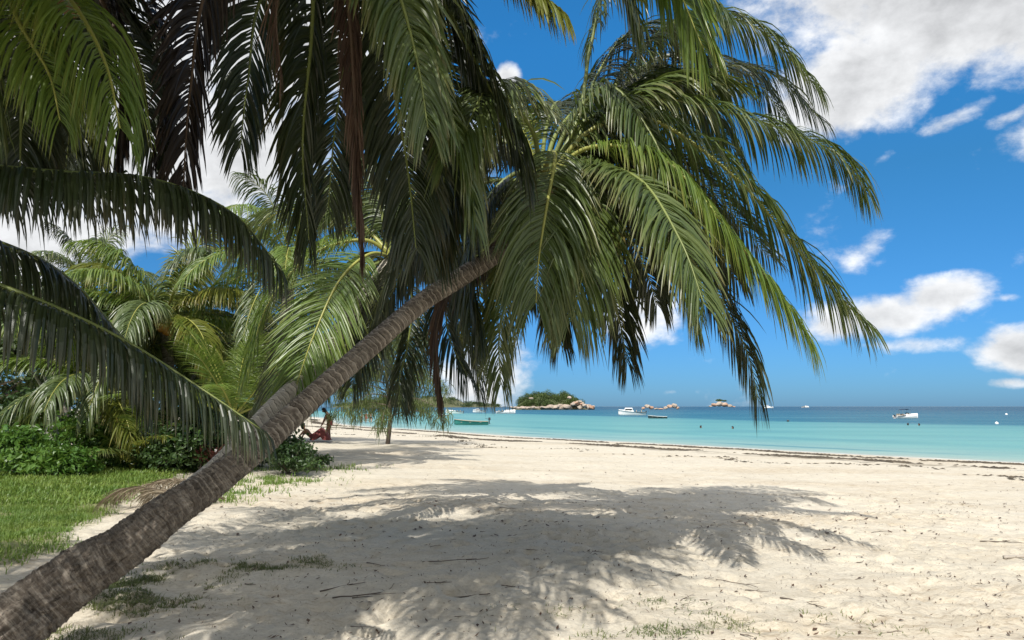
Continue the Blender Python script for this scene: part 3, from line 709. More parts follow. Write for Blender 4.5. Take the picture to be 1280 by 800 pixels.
FA([(90,-60,4.4),(148,50,4.5),(150,140,4.5),(145,225,4.5)], 'leaf_br', 'rib_br', seed=63, L=.42, droop=.5, pairs=85)
FA([(-20,-40,3.9),(-30,60,3.8),(-10,160,3.8)], 'leaf', 'rib', seed=64, L=.5, droop=.7, W=.03, pairs=80)
FA([(10,-40,3.8),(20,20,3.6),(60,90,3.5),(75,150,3.5)], 'leaf_b', 'rib_y', seed=65, L=.42, droop=.9, W=.028, pairs=80)
FA([(70,-70,4.6),(120,0,5.0),(175,90,5.2),(190,200,5.3)], 'leaf_d', 'rib', seed=66, L=.6, droop=.5, pairs=90)
FA([(60,-90,4.8),(80,0,5.2),(95,120,5.4),(100,230,5.5)], 'leaf_d', 'rib', seed=67, L=.6, droop=.5, pairs=90)
for k, (a, e) in enumerate([(190,20),(225,35),(250,10),(275,35),(300,15),(320,40),(150,30),(345,50),(240,25),(255,30),(268,22),(280,-8),(298,2),(305,30),(324,-4),(335,28),(348,8),(262,0),(285,20),(310,-5),(330,15),(295,45),(318,22),(272,12)]):
    add_frond(pA, A0, arc_path(A0, R(a), R(e), 3.5, .22), 'leaf', 'rib', seed=70+k, L=.7, droop=.5, pairs=75)
coconut(pA, P(88, -4, 4.0), .1, 'coconut_br', A0); coconut(pA, P(55, -12, 4.0), .1, 'coconut_br', A0); coconut(pA, P(20, -20, 3.95), .1, 'coconut_br', A0)

D0 = P(-390, 175, 4.0)
pD = empty('low_palm', (-5.9, 4.0, 0)); tag(pD, 'palm beyond the left edge reaching in with two long arching dark fronds', 'palm tree')
b_ = trunk_geo([(-5.9,4.0,-.1),(-5.75,4.0,1.2),(-5.3,4.0,2.4),D0], [.22,.16,.14,.13,.11], n=120, m=28, seed=23)
o = b_.build('trunk', M['trunk_g'], pD, smooth=True); o.data.transform(Matrix.Translation(-pD.location))
FD = lambda ctrl, mat='leaf', rib='rib', **k: add_frond(pD, D0, pp(*ctrl), mat, rib, **k)
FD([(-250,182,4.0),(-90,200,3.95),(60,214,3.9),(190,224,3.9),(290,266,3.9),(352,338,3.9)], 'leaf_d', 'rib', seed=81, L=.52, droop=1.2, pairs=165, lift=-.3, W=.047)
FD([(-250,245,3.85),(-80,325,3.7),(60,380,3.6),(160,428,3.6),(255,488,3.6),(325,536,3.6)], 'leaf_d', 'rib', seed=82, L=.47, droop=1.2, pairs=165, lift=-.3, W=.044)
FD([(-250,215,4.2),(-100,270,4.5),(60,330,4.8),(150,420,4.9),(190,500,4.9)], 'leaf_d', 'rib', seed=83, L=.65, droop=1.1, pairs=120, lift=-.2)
for k, (a, e) in enumerate([(170,20),(215,35),(260,25),(300,30),(120,35),(80,50),(30,60),(340,45)]):
    add_frond(pD, D0, arc_path(D0, R(a), R(e), 2.8, .3), 'leaf', 'rib', seed=90+k, L=.65, droop=.5, pairs=70)

# ---------------------------------------------------------------- palms further back
def bg_palm(name, label, foot, crown, bend, rads, n, L, mats, seed, nuts=None, tmat='trunk_g', **k):
    o = empty(name, foot); tag(o, label, 'palm tree')
    mid = (foot+crown)/2+Vector(bend)
    tb = trunk_geo([foot-Vector((0,0,.12)), foot*.75+mid*.25+Vector((0,0,.06)), mid, crown], rads, n=110, m=20, seed=seed)
    t = tb.build('trunk', M[tmat], o, smooth=True); t.data.transform(Matrix.Translation(-foot))
    auto_crown(o, crown, n, L, mats, seed, **k)
    if nuts:
        for q in range(nuts[1]):
            a = q*1.9; coconut(o, crown+Vector((.22*math.cos(a), .22*math.sin(a)-.1, -.12-.07*(q % 4))), nuts[2], nuts[0], crown)
    return o
E0 = P(492, 322, 9.0); Ef = Vector((-4.7, 5.7, 0))
pE = empty('parallel_palm', Ef); tag(pE, 'grey trunked palm leaning right just behind the big leaning trunk', 'palm tree')
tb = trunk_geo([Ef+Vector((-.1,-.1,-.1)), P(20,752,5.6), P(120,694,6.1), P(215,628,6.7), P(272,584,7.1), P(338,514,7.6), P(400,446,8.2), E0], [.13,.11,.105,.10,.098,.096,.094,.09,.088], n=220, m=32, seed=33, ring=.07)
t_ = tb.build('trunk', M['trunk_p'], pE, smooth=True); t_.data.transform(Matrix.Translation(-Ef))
FE = lambda ctrl, mat='leaf_b', rib='rib_y', **k: add_frond(pE, E0, pp(*ctrl), mat, rib, **k)
FE([(462,318,8.6),(425,350,8.2),(392,420,7.9),(366,495,7.8)], 'leaf_b', 'rib_y', seed=101, L=.82, droop=.3, lift=.1, pairs=85, up=(0,-.8,.6))
FE([(455,300,8.8),(390,318,8.6),(335,380,8.5),(308,470,8.5)], 'leaf_b', 'rib_y', seed=102, L=.72, droop=.55, pairs=90)
FE([(450,280,9.2),(400,262,9.4),(340,270,9.6),(290,330,9.7)], 'leaf', 'rib_y', seed=103, L=.75, droop=.55, pairs=90)
FE([(480,280,9),(470,240,9),(440,215,9),(400,260,9)], 'leaf', 'rib', seed=104, L=.7, droop=.5, pairs=80)
FE([(515,370,9.2),(510,430,9.3),(500,470,9.3),(500,505,9.3)], 'leaf_d', 'rib', seed=105, L=.7, droop=.4, pairs=80)
FE([(475,370,9.2),(455,430,9.3),(440,480,9.3)], 'leaf_d', 'rib', seed=106, L=.7, droop=.4, pairs=80)
FE([(530,340,9.2),(570,380,9.4),(590,430,9.4),(600,490,9.4)], 'leaf_d', 'rib', seed=107, L=.7, droop=.5, pairs=80)
FE([(450,340,9.4),(400,380,9.7),(360,440,9.9),(330,510,10)], 'leaf_d', 'rib', seed=108, L=.75, droop=.5, pairs=80)
FE([(530,280,9.4),(570,265,9.8),(620,300,10.1),(650,380,10.3)], 'leaf_d', 'rib', seed=109, L=.75, droop=.5, pairs=80)
auto_crown(pE, E0, 7, 2.8, ['leaf','leaf_d'], 11, lo=10, hi=80, azr=(30,150))

gF = GR(170, 573); 
pF = bg_palm('orange_nut_palm', 'bright yellow green palm with orange young coconuts left of the trunks', Vector((-9.3,18.6,0)), P(205,398,17.5), (.15,0,.1), [.2,.16,.14,.13,.12], 22, 3.5,
    ['leaf_y','leaf_b','leaf_b','leaf'], 12, ('coconut_o', 9, .11), leaf=.95, pairs=66, lo=-30, hi=75)
pG = bg_palm('young_palm', 'vivid green young palm with stiff upright fronds beside the trunks', Vector((-6.5,15.8,0)), P(292,520,15.5), (0,0,0), [.12,.11,.1,.09], 16, 2.5,
    ['leaf_b'], 13, None, leaf=.65, pairs=44, lo=10, hi=85, sag=.16, droop=.25, W=.04)
pH = bg_palm('far_palm', 'greyish palm rising far behind at left under the arching frond', Vector((-15.5,24,0)), P(112,362,24), (-.3,0,.2), [.22,.17,.15,.14], 20, 3.3,
    ['leaf','leaf_d','leaf'], 14, None, leaf=.8, pairs=44, W=.07)
pI = bg_palm('backlit_palm', 'pale green palm behind the hanging fronds, its top frond against white cloud', Vector((-7.2,18,0)), P(365,330,17), (.4,0,.3), [.22,.17,.15,.14], 20, 3.2,
    ['leaf_b','leaf','leaf_b'], 15, None, leaf=.8, pairs=50, W=.06)
pJ = bg_palm('drooping_palm', 'yellow green palm low behind the arching fronds at left', Vector((-10.8,18.2,0)), P(120,475,17.0), (.1,0,0), [.18,.15,.13,.12], 18, 3.1,
    ['leaf_b','leaf_y','leaf'], 16, None, leaf=.85, pairs=56, lo=-20)
pK = bg_palm('dense_palm', 'dark green palm between the bright palms and the beach', Vector((-7.4,20,0)), P(330,415,20), (.2,0,.1), [.2,.17,.15,.14], 20, 3.0,
    ['leaf','leaf_d'], 17, None, leaf=.75, pairs=46, W=.06)
pL = bg_palm('shore_palm', 'small dark palm half hidden beneath the main crown by the beach', Vector((-8.6,23,0)), P(440,415,23), (.2,0,.1), [.2,.17,.15,.14], 18, 2.8,
    ['leaf_d','leaf'], 18, None, leaf=.75, pairs=44, W=.06)
# a low seedling palm in front of the bushes
pS = empty('seedling_palm', GR(165, 590)); tag(pS, 'trunkless seedling palm with spread yellow green leaflets by the lawn', 'palm tree')
s0 = pS.location+Vector((0,0,.1))
for k, (a, e, L_) in enumerate([(200,55,1.7),(330,50,1.5),(265,35,1.6),(140,60,1.7),(30,60,1.6),(90,75,1.9),(300,70,1.7),(230,70,1.8)]):
    add_frond(pS, s0, arc_path(s0, R(a), R(e), L_, .35), ['leaf_b','leaf_y','leaf'][k % 3], 'rib_y', seed=130+k, L=.5, droop=.35, pairs=30, W=.05)
# ================================================================== BUSHES, TREES, GRASS
def leaf_cloud(blobs, n, size, seed, asp=2.0, out=.6, flat=0.0, shell=.55):
    """leaf-shaped faces spread through a set of ellipsoids (cx,cy,cz,rx,ry,rz)"""
    rng = np.random.default_rng(seed); B = np.array(blobs, float)
    vol = (B[:, 3]*B[:, 4]*B[:, 5])**(2/3); k = rng.choice(len(B), n, p=vol/vol.sum())
    d = rng.normal(size=(n, 3)); d /= np.linalg.norm(d, axis=1)[:, None]
    r = rng.random(n)**shell
    r *= 1+.22*vnoise(d[:, 0]*2.5+k*3.1, d[:, 1]*2.5+d[:, 2]*2.5, seed)
    c = B[k, :3]+d*B[k, 3:]*r[:, None]
    ax = rng.normal(size=(n, 3))+d*out+np.array([0, 0, -.15]); ax /= np.linalg.norm(ax, axis=1)[:, None]
    nr = rng.normal(size=(n, 3))+d*.8+np.array([0, 0, .7+flat]); nr -= ax*(nr*ax).sum(1)[:, None]; nr /= np.linalg.norm(nr, axis=1)[:, None]
    w = np.cross(ax, nr); s = size*np.clip(rng.normal(1, .25, n), .4, 1.8)
    s = s[:, None]
    V = np.stack([c-ax*s*.5, c+w*s*.5/asp+nr*s*.08, c+ax*s*.5-nr*s*.10, c-w*s*.5/asp+nr*s*.08], 1)
    F = np.arange(n*4).reshape(n, 4)
    clump = np.clip(.45+.9*vnoise(c[:, 0]*2.0/max(size*6, .3)*.3, c[:, 2]*2.0/max(size*6, .3)*.3+c[:, 1], seed+4)+rng.normal(0, .16, n), 0, 1)
    mb = MB(); mb.add(V.reshape(-1, 3), F.tolist(), 0, tint=np.repeat(clump, 4), tip=np.tile([0, .3, 1, .3], n))
    return mb
def blobs_for(w, h, dep, n, seed, z0=.1):
    rng = random.Random(seed); out = []
    for i in range(n):
        a = rng.uniform(0, 6.283); r = rng.random()**.6
        x = math.cos(a)*r*w*.36; y = math.sin(a)*r*dep*.36
        s = rng.uniform(.18, .32)
        z = z0+h*rng.uniform(.15, .78)*(1-.35*r)
        out.append((x, y, z, w*s, dep*s, h*s*.9))
    return out
def bush(name, label, loc, w, h, dep, n, size, seed, mat='bush', group=None, stems=7, asp=1.7):
    o = empty(name, loc); tag(o, label, 'bush', group)
    bl = blobs_for(w, h, dep, 11, seed)
    leaf_cloud(bl, n, size, seed, asp).build('foliage', M[mat], o)
    st = MB(); rng = random.Random(seed)
    for i in range(stems):
        b = bl[i % len(bl)]
        st.tube(spline([(rng.uniform(-.1, .1)*w, rng.uniform(-.1, .1)*dep, -.05), (b[0]*.5, b[1]*.5, b[2]*.45), (b[0], b[1], b[2])], 7), np.linspace(.022, .006, 7), 5)
    st.build('stem', M['twig'], o, smooth=True)
    return o
def tree(name, label, loc, h, cw, ch, n, size, seed, mat='tree_leaf', bark='bark', r0=.16, lean=(0, 0), cz=.66, group=None, nb=14):
    o = empty(name, loc); tag(o, label, 'tree', group); rng = random.Random(seed)
    top = Vector((lean[0], lean[1], h*cz)); bl = []
    for i in range(nb):
        a = i*2.4; r = math.sqrt((i+.5)/nb)
        bl.append((top.x+math.cos(a)*r*cw*.42, top.y+math.sin(a)*r*cw*.42, h*cz+rng.uniform(-.45, .5)*ch*(1-.4*r), cw*rng.uniform(.13, .22), cw*rng.uniform(.13, .22), ch*rng.uniform(.13, .22)))
    tb = MB(); tr = spline([(0, 0, -.15), (lean[0]*.15, lean[1]*.15, h*.2), (lean[0]*.6, lean[1]*.6, h*.42), tuple(top)], 16)
    tb.tube(tr, np.interp(np.linspace(0, 1, 16), [0, .12, 1], [r0*1.4, r0, r0*.35]), 10)
    t = tb.build('trunk', M[bark], o, smooth=True)
    lb = MB()
    for b in bl:
        s = tr[rng.randint(6, 12)]; e = np.array(b[:3]); m_ = (s+e)/2+np.array([0, 0, .12*h*.3])
        lb.tube(spline([s, m_, e], 8), np.linspace(r0*.38, r0*.06, 8), 6)
    lb.build('limb', M[bark], t, smooth=True)
    leaf_cloud(bl, n, size, seed, 1.8).build('crown', M[mat], o)
    return o
def on(px, py): return GR(px, py)
def at_(px, Y):
    p = P(px, 560, Y); return Vector((p.x, Y, gz(p.x, Y)))

# bushes at the back of the lawn
bush('broadleaf_bush', 'light green broadleaf bush at the left edge behind the lawn', at_(22, 15.0), 2.6, 1.25, 1.8, 2600, .15, 1)
bush('broadleaf_bush', 'low light green bush before the pale log', at_(82, 14.6), 1.7, .8, 1.3, 1500, .13, 2)
bush('broadleaf_bush', 'sunlit small leaved bush under the long drooping frond', at_(128, 16.5), 2.6, 1.8, 1.8, 3000, .12, 3)
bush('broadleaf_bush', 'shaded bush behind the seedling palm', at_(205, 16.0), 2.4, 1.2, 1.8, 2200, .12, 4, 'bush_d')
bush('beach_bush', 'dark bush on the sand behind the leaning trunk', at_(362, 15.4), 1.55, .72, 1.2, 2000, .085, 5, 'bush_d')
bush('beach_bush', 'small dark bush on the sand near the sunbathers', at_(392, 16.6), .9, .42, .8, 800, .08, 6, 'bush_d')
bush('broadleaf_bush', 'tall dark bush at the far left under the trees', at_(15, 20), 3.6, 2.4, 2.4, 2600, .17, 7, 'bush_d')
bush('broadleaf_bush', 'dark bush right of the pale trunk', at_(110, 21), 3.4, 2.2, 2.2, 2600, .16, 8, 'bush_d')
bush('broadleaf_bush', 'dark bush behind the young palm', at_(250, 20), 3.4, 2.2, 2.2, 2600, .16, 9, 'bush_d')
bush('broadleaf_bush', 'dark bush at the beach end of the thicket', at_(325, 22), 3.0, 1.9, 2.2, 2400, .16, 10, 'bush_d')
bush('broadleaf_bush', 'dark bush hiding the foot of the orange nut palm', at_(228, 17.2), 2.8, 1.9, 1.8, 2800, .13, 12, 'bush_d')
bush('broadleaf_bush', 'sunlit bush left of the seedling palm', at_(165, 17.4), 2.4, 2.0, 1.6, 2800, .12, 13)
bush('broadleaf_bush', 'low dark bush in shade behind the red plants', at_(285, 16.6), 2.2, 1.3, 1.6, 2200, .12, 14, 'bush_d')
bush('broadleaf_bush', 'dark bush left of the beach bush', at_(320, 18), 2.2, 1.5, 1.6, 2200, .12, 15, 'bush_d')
# trees behind the palms
tree('broadleaf_tree', 'pale trunked tree standing behind the lawn bushes', at_(62, 18.5), 5.2, 5.0, 2.6, 6500, .19, 21, bark='bark_pale', r0=.17, lean=(.35, .1))
tree('broadleaf_tree', 'open crowned tree at the left edge against the sky', at_(-25, 22), 7.2, 5.0, 3.2, 2800, .20, 22, nb=18)
tree('broadleaf_tree', 'dark tree behind the orange nut palm', at_(170, 27), 6.0, 6.5, 3.6, 6000, .24, 23, cz=.6)
tree('broadleaf_tree', 'dark tree behind the young palm', at_(265, 29), 6.0, 6.5, 3.6, 6000, .24, 24, cz=.6)
tree('broadleaf_tree', 'dark tree furthest right in the thicket by the beach', at_(345, 33), 6.0, 6.5, 3.6, 6000, .24, 25, cz=.6)
tree('broadleaf_tree', 'dark tree behind the far grey palm', at_(75, 30), 6.2, 7.5, 3.8, 6000, .24, 26, cz=.6)
tree('broadleaf_tree', 'dark tree behind the left edge bushes', at_(-20, 29), 5.0, 7.5, 3.8, 6000, .24, 27, cz=.58)

# feathery she-oak by the water with low hanging sprays
def she_oak(loc, h, seed):
    o = empty('casuarina_tree', loc); tag(o, 'feathery tree with drooping needle sprays at the water side', 'tree'); rng = random.Random(seed); nrng = np.random.default_rng(seed)
    tb = MB(); tr = spline([(0,0,-.2),(.1,0,h*.25),(-.15,.1,h*.6),(-.1,0,h)], 20); tb.tube(tr, np.linspace(.11,.035,20), 9); t = tb.build('trunk', M['twig'], o, smooth=True)
    lb = MB(); A = []; 
    for i in range(34):
        z = h*(.22+.75*i/34); a = i*2.4; L = 3.1*(1-.45*i/34)*rng.uniform(.75, 1.1)
        s = np.array([0,0,z]); e = np.array([math.cos(a)*L, math.sin(a)*L, z+rng.uniform(-.2,.5)-.25*L*.6])
        pt = spline([s, (s+e)/2+np.array([0,0,.35]), e], 12); lb.tube(pt, np.linspace(.035,.008,12), 5); A.append(pt)
    lb.build('limb', M['bark'], t, smooth=True)
    V = []; 
    n = 9000
    for q in range(n):
        pt = A[q % len(A)]; b = pt[min(11, int(2+10*rng.random()**.7))]+nrng.normal(0,.16,3)
        d = nrng.normal(0,.5,3)+np.array([0,0,-1.0]); d /= np.linalg.norm(d); L = rng.uniform(.25,.65); w = np.cross(d, nrng.normal(size=3)); w = w/np.linalg.norm(w)*rng.uniform(.008,.02)
        m_ = b+d*L*.5+nrng.normal(0,.02,3); e = b+d*L*.85+np.array([0,0,-L*.2])
        V += [b-w*.5, b+w*.5, m_+w, m_-w, e]
    V = np.array(V); F = []
    for q in range(n): k = q*5; F += [(k,k+1,k+2,k+3),(k+3,k+2,k+4)]
    mb = MB(); mb.add(V, F, 0, tint=np.repeat(nrng.random(n),5), tip=np.tile([0,0,.5,.5,1],n)); mb.build('crown', M['needle'], o)
she_oak(at_(484, 31), 5.6, 3)

# ---------------------------------------------------------------- grass
def blades(P_, hgt, seed, wid=.006, lean=.5):
    rng = np.random.default_rng(seed); n = len(P_); h = hgt*np.clip(rng.normal(1, .35, n), .3, 2.2)
    a = rng.random(n)*6.283; d = np.stack([np.cos(a), np.sin(a), np.zeros(n)], 1); w = np.stack([-np.sin(a), np.cos(a), np.zeros(n)], 1)
    ln = np.abs(rng.normal(0, lean, n))[:, None]; ws = (wid*rng.uniform(.7, 1.4, n))[:, None]
    up = np.array([0, 0, 1.0]); hh = h[:, None]
    m_ = P_+up*hh*.55+d*hh*ln*.35; e = P_+up*hh*(1-.25*ln)+d*hh*ln*1.1
    V = np.stack([P_-w*ws, P_+w*ws, m_+w*ws*.8, m_-w*ws*.8, e], 1)
    k = np.arange(n)*5
    F = np.stack([k, k+1, k+2, k+3], 1).tolist()+np.stack([k+3, k+2, k+4], 1).tolist()
    mb = MB(); tint = np.clip(.45+.8*vnoise(P_[:, 0]*1.3, P_[:, 1]*1.3, seed)+rng.normal(0, .15, n), 0, 1)
    mb.add(V.reshape(-1, 3), F, 0, tint=np.repeat(tint, 5), tip=np.tile([0, 0, .5, .5, 1], n)); return mb
def gzv(xy): return np.array([gz(x, y) for x, y in xy])
def scatter(n, x0, x1, y0, y1, fn, seed):
    rng = np.random.default_rng(seed); xy = np.stack([rng.uniform(x0, x1, n), rng.uniform(y0, y1, n)], 1)
    k = rng.random(n) < fn(xy[:, 0], xy[:, 1]); xy = xy[k]
    return np.column_stack([xy, gzv(xy)-.005])
def visible_w(x, y): return (np.abs(x/np.maximum(y, .1)) < .95)
# near lawn fine, far lawn coarser
pts = scatter(90000, -8, -3.6, 4.2, 10.5, lambda x, y: lawn_mask(x, y)*visible_w(x, y)*np.clip(.55+fbm(x*1.1, y*1.1, 77, 3), .05, 1), 1)
tag(blades(pts, .07, 1, .0045, 1.0).build('lawn', M['grass']), 'sunny green lawn behind the leaning trunks', 'grass', kind='stuff')
pts = scatter(60000, -16, -5.5, 10.5, 19, lambda x, y: lawn_mask(x, y)*visible_w(x, y), 2)
tag(blades(pts, .10, 2, .010, 1.0).build('lawn', M['grass']), 'longer green grass along the bushes behind the lawn', 'grass', kind='stuff')
# patches on the sand
def patch_fn(list_):
    def f(x, y):
        s = np.zeros(np.shape(x))
        for (cx, cy, rx, ry, st) in list_:
            q = ((x-cx)/rx)**2+((y-cy)/ry)**2; s = np.maximum(s, st*np.exp(-q*1.3))
        return s*np.clip(.35+1.5*fbm(np.asarray(x)*2.3, np.asarray(y)*2.3, 91, 3), 0, 1)
    return f
def gp(px, py, rx, ry, st): p = GR(px, py); return (p.x, p.y, rx, ry, st)
pl = [gp(180,735,.5,.2,1.4), gp(250,716,.5,.2,1.3), gp(320,709,.5,.18,1.1), gp(133,765,.35,.2,1.3), gp(390,703,.3,.15,.7), gp(215,720,.6,.22,1.3), gp(285,712,.65,.2,1.2), gp(355,706,.5,.18,.8), gp(160,745,.45,.25,1.3), gp(110,785,.4,.25,1.2)]
pts = scatter(70000, -4, -.8, 4.5, 7.2, patch_fn(pl), 3)
tag(blades(pts, .036, 3, .003, 1.6).build('shade_grass', M['grass_dry']), 'low grass strip in the shade below the leaning trunk', 'grass', kind='stuff')
pl = [gp(330,602,1.0,.8,1), gp(290,615,.7,.6,.9), gp(375,585,1.3,1.0,.8), gp(262,625,.6,.5,.7)]
pts = scatter(60000, -8, -3, 9, 18, patch_fn(pl), 4)
tag(blades(pts, .09, 4, .007, 1.0).build('beach_grass', M['grass']), 'bright grass patch round the dark beach bush', 'grass', kind='stuff')
pl = [gp(900,785,.55,.16,1.0), gp(820,790,.5,.16,.9), gp(990,772,.4,.13,.8), gp(830,750,.2,.12,.9), gp(870,770,.4,.12,.7), gp(655,695,.12,.08,.6), gp(700,770,.4,.2,.35), gp(765,700,.08,.08,.5), gp(1090,790,.3,.1,.3)]
pts = scatter(42000, -.6, 3.2, 4.4, 6.6, patch_fn(pl), 5)
tag(blades(pts, .032, 5, .0026, 1.6).build('sprout_grass', M['grass_dry']), 'sparse grass sprouts in the sunny foreground sand', 'grass', kind='stuff')
# ================================================================== LITTER, LOGS, WRACK
def twig_mb(L, r, seed, forks=2):
    rng = random.Random(seed); mb = MB(); n = 10
    pts = [Vector((0, 0, 0))]; a = 0
    for i in range(n-1):
        a += rng.uniform(-.28, .28); pts.append(pts[-1]+Vector((math.cos(a), math.sin(a), rng.uniform(-.03, .05)))*(L/n))
    mb.tube(pts, np.linspace(r, r*.4, n), 6)
    for k in range(forks):
        i = rng.randint(3, 7); s = rng.choice([-1, 1]); b = a*.5+s*rng.uniform(.5, .9); q = [pts[i]]
        for j in range(5): q.append(q[-1]+Vector((math.cos(b), math.sin(b), rng.uniform(0, .12)))*(L*.06)); b += rng.uniform(-.2, .2)
        mb.tube(q, np.linspace(r*.6, r*.25, 6), 5)
    return mb
def twig(px, py, Lpx, ang, r, seed, label=None, forks=2, group=None, name='twig', mat='twig', cat='twig'):
    p = GR(px, py); L = Lpx*p.y/FPX
    o = twig_mb(L, r*.75, seed, forks).build(name, M[mat], smooth=True)
    o.location = p+Vector((0, 0, r*.7)); o.rotation_euler = (0, 0, R(ang)); tag(o, label, cat, group); return o
twig(400,740,75,52,.008,1,'dark forked twig standing out on the shaded sand near the grass strip',3)
twig(415,757,110,8,.008,2,'dark twig lying flat right of the grass strip',2)
twig(440,748,45,30,.006,3,'short forked twig at the end of the flat dark twig',2)
twig(528,703,75,28,.007,4,'straight slender twig in the middle of the shade',0)
twig(566,741,100,4,.007,5,'long thin twig on the shade at bottom centre',1)
twig(530,682,30,30,.006,6,'small twig above the straight slender twig',1)
twig(600,665,40,5,.006,7,'pale short stick in the middle of the crown shadow',0)
twig(895,730,60,-20,.006,8,'thin twig on sunlit sand below the crown shadow',1)
twig(975,752,60,-30,.007,9,'curved twig among the foreground sprouts',2)
twig(1080,775,60,-35,.006,10,'bent twig on the bottom edge of the sunny sand',2)
twig(1255,699,45,0,.028,11,'weathered driftwood stick at the right edge',0,name='driftwood',mat='wood',cat='driftwood')
twig(1225,677,50,-5,.008,12,'thin stick on the sand above the driftwood',0)
G_TW = 'small twigs scattered on the sand'
rng = random.Random(5)
for k in range(46):
    px, py = rng.uniform(150, 1275), rng.uniform(625, 795)
    if px < 420 and py < 720: px += 400
    twig(px, py, rng.uniform(14, 36), rng.uniform(-40, 60), rng.uniform(.003, .006), 50+k, 'tiny dry twig lying loose on the beach sand', rng.randint(0, 2), G_TW)
# leaf litter and crumbs
nr = np.random.default_rng(9); mb = MB(); V = []; F = []
for q in range(4200):
    if q < 3000: y = 4.3*math.exp(nr.random()*1.1); x = nr.uniform(-.55, .78)*y
    else: y = nr.uniform(5, 24); x = nr.uniform(-.35, .8)*y
    if lawn_mask(np.array([x]), np.array([y]))[0] > .3: continue
    z = gz(x, y)+.006; a = nr.random()*6.28; L = (.005+.02*nr.random()**2.5)*(1+.9*(y > 8)); w = L*nr.uniform(.2, .6); k = len(V)
    ca, sa = math.cos(a), math.sin(a)
    for (u, v, h) in ((-L,0,0),(0,-w,.006),(L,0,.004+nr.random()*.02),(0,w,.008)): V.append((x+u*ca-v*sa, y+u*sa+v*ca, z+h))
    F.append((k,k+1,k+2,k+3))
mb.add(V, F, 0, tint=np.repeat(nr.random(len(F)),4), tip=np.tile([0,.3,.9,.3],len(F)))
tag(mb.build('leaf_litter', M['leaf_dead']), 'small dry leaf crumbs strewn over the beach sand', 'litter', kind='stuff')
# wrack lines parallel to the water
def wrack(label, d0, wob, dens, size, seed, thr):
    nr = np.random.default_rng(seed); V = []; F = []; T_ = []
    seg = np.diff(SH, axis=0); tt = 0
    for i in range(len(SH)-1):
        a = SH[i]; b = SH[i+1]
        if not (-30 < a[0] < 60 and a[1] > 5): continue
        L = np.linalg.norm(b-a); t = (b-a)/L; nrm = np.array([-t[1], t[0]])
        for k in range(int(L*dens)):
            s = nr.random()*L; u = a+t*s
            arc = u[0]-u[1]
            dd = d0+wob*float(fbm(arc*.09, 3.3, seed, 3))+abs(nr.normal(0, .28))*nr.choice([-1, 1])
            if float(fbm(arc*.22, 9.1, seed+2, 3)) < thr+nr.normal(0, .16): continue
            c = u+nrm*dd; z = gz(c[0], c[1])+.008; m_ = 6; k0 = len(V); sz = size*min(nr.lognormal(0, .5), 2.2)
            ang0 = math.atan2(t[1], t[0])+nr.normal(0, .4)
            V.append((c[0], c[1], z+min(sz*.35, .05)))
            for j in range(m_):
                q = j*6.283/m_; rx = sz*nr.uniform(.6, 1.4); ry = sz*.38*nr.uniform(.5, 1.4)
                x_ = math.cos(q)*rx; y_ = math.sin(q)*ry
                V.append((c[0]+x_*math.cos(ang0)-y_*math.sin(ang0), c[1]+x_*math.sin(ang0)+y_*math.cos(ang0), z))
            for j in range(m_): F.append((k0, k0+1+j, k0+1+(j+1) % m_))
            T_ += [nr.random()]*(m_+1)
    mb = MB(); mb.add(V, F, 0, tint=np.array(T_), tip=np.zeros(len(T_)))
    tag(mb.build('seaweed', M['weed']), label, 'seaweed', kind='stuff')
M['weed'] = leaf_mat('dry_seaweed', (.045,.036,.026), (.13,.105,.072), (.2,.16,.1), (.1,.08,.05), .05, .9)
wrack('brown seaweed line lying just above the waterline', 2.9, .8, 80, .09, 3, -.2)
wrack('broken darker seaweed line higher up the beach', 7.6, 1.6, 110, .11, 8, -.06)
wrack('scattered seaweed flecks on the upper beach', 11, 6, 26, .05, 14, -.1)

# pale log behind the lawn, and a pile of dry fronds
p = at_(70, 15.6); lg = MB(); lg.tube(spline([p+Vector((-.75,0,.30)), p+Vector((0,.05,.33)), p+Vector((.85,-.05,.30))], 14), np.linspace(.085,.07,14), 12)
lg = lg.build('log', M['wood'], smooth=True, loc=p); tag(lg, 'pale weathered log propped across stones behind the bushes', 'log')
for q, dx in enumerate((-.5, .6)):
    s = leaf_cloud([(0,0,0,1,1,1)], 2, .1, 1)
    bm = bmesh.new(); bmesh.ops.create_icosphere(bm, subdivisions=3, radius=.18)
    for v in bm.verts: v.co *= 1+.25*float(vnoise(v.co.x*6+q*4, v.co.y*6+v.co.z*5, 3))
    me = bpy.data.meshes.new('stone'); bm.to_mesh(me); bm.free(); me.materials.append(M['wood'])
    for f in me.polygons: f.use_smooth = True
    so_ = bpy.data.objects.new('stone', me); COL.objects.link(so_); so_.location = p+Vector((dx, 0, .08)); so_.scale = (1.1,.9,.9)
    tag(so_, ['grey stone under the left end of the pale log', 'grey stone under the right end of the pale log'][q], 'stone')
for k, (px, py, Y, a, L_) in enumerate([(262,575,10.5,145,1.7),(285,560,11.0,200,1.5),(240,585,9.6,165,1.4),(225,600,9.0,130,1.2)]):
    g = at_(px, Y); o = empty('dry_frond', g)
    tag(o, ['straw coloured dry frond heaped behind the leaning trunks','dry frond lying against the young palm','dry frond nearest the lawn behind the trunks','short dry frond beside the grey trunk'][k], 'dead frond', 'dry fronds fallen behind the leaning trunks')
    s_ = Vector((0,0,.05)); d_ = Vector((math.cos(R(a)), math.sin(R(a)), 0))
    lf, rb = frond_geo([s_, s_+d_*L_*.4+Vector((0,0,.28)), s_+d_*L_*.75+Vector((0,0,.26)), s_+d_*L_+Vector((0,0,.08))], pairs=40, L=.45, droop=.45, seed=200+k, W=.035, s0=.1, rr=.011)
    lf.build('leaflets', M['leaf_straw'], o); rb.build('midrib', M['rib_br'], o, smooth=True)
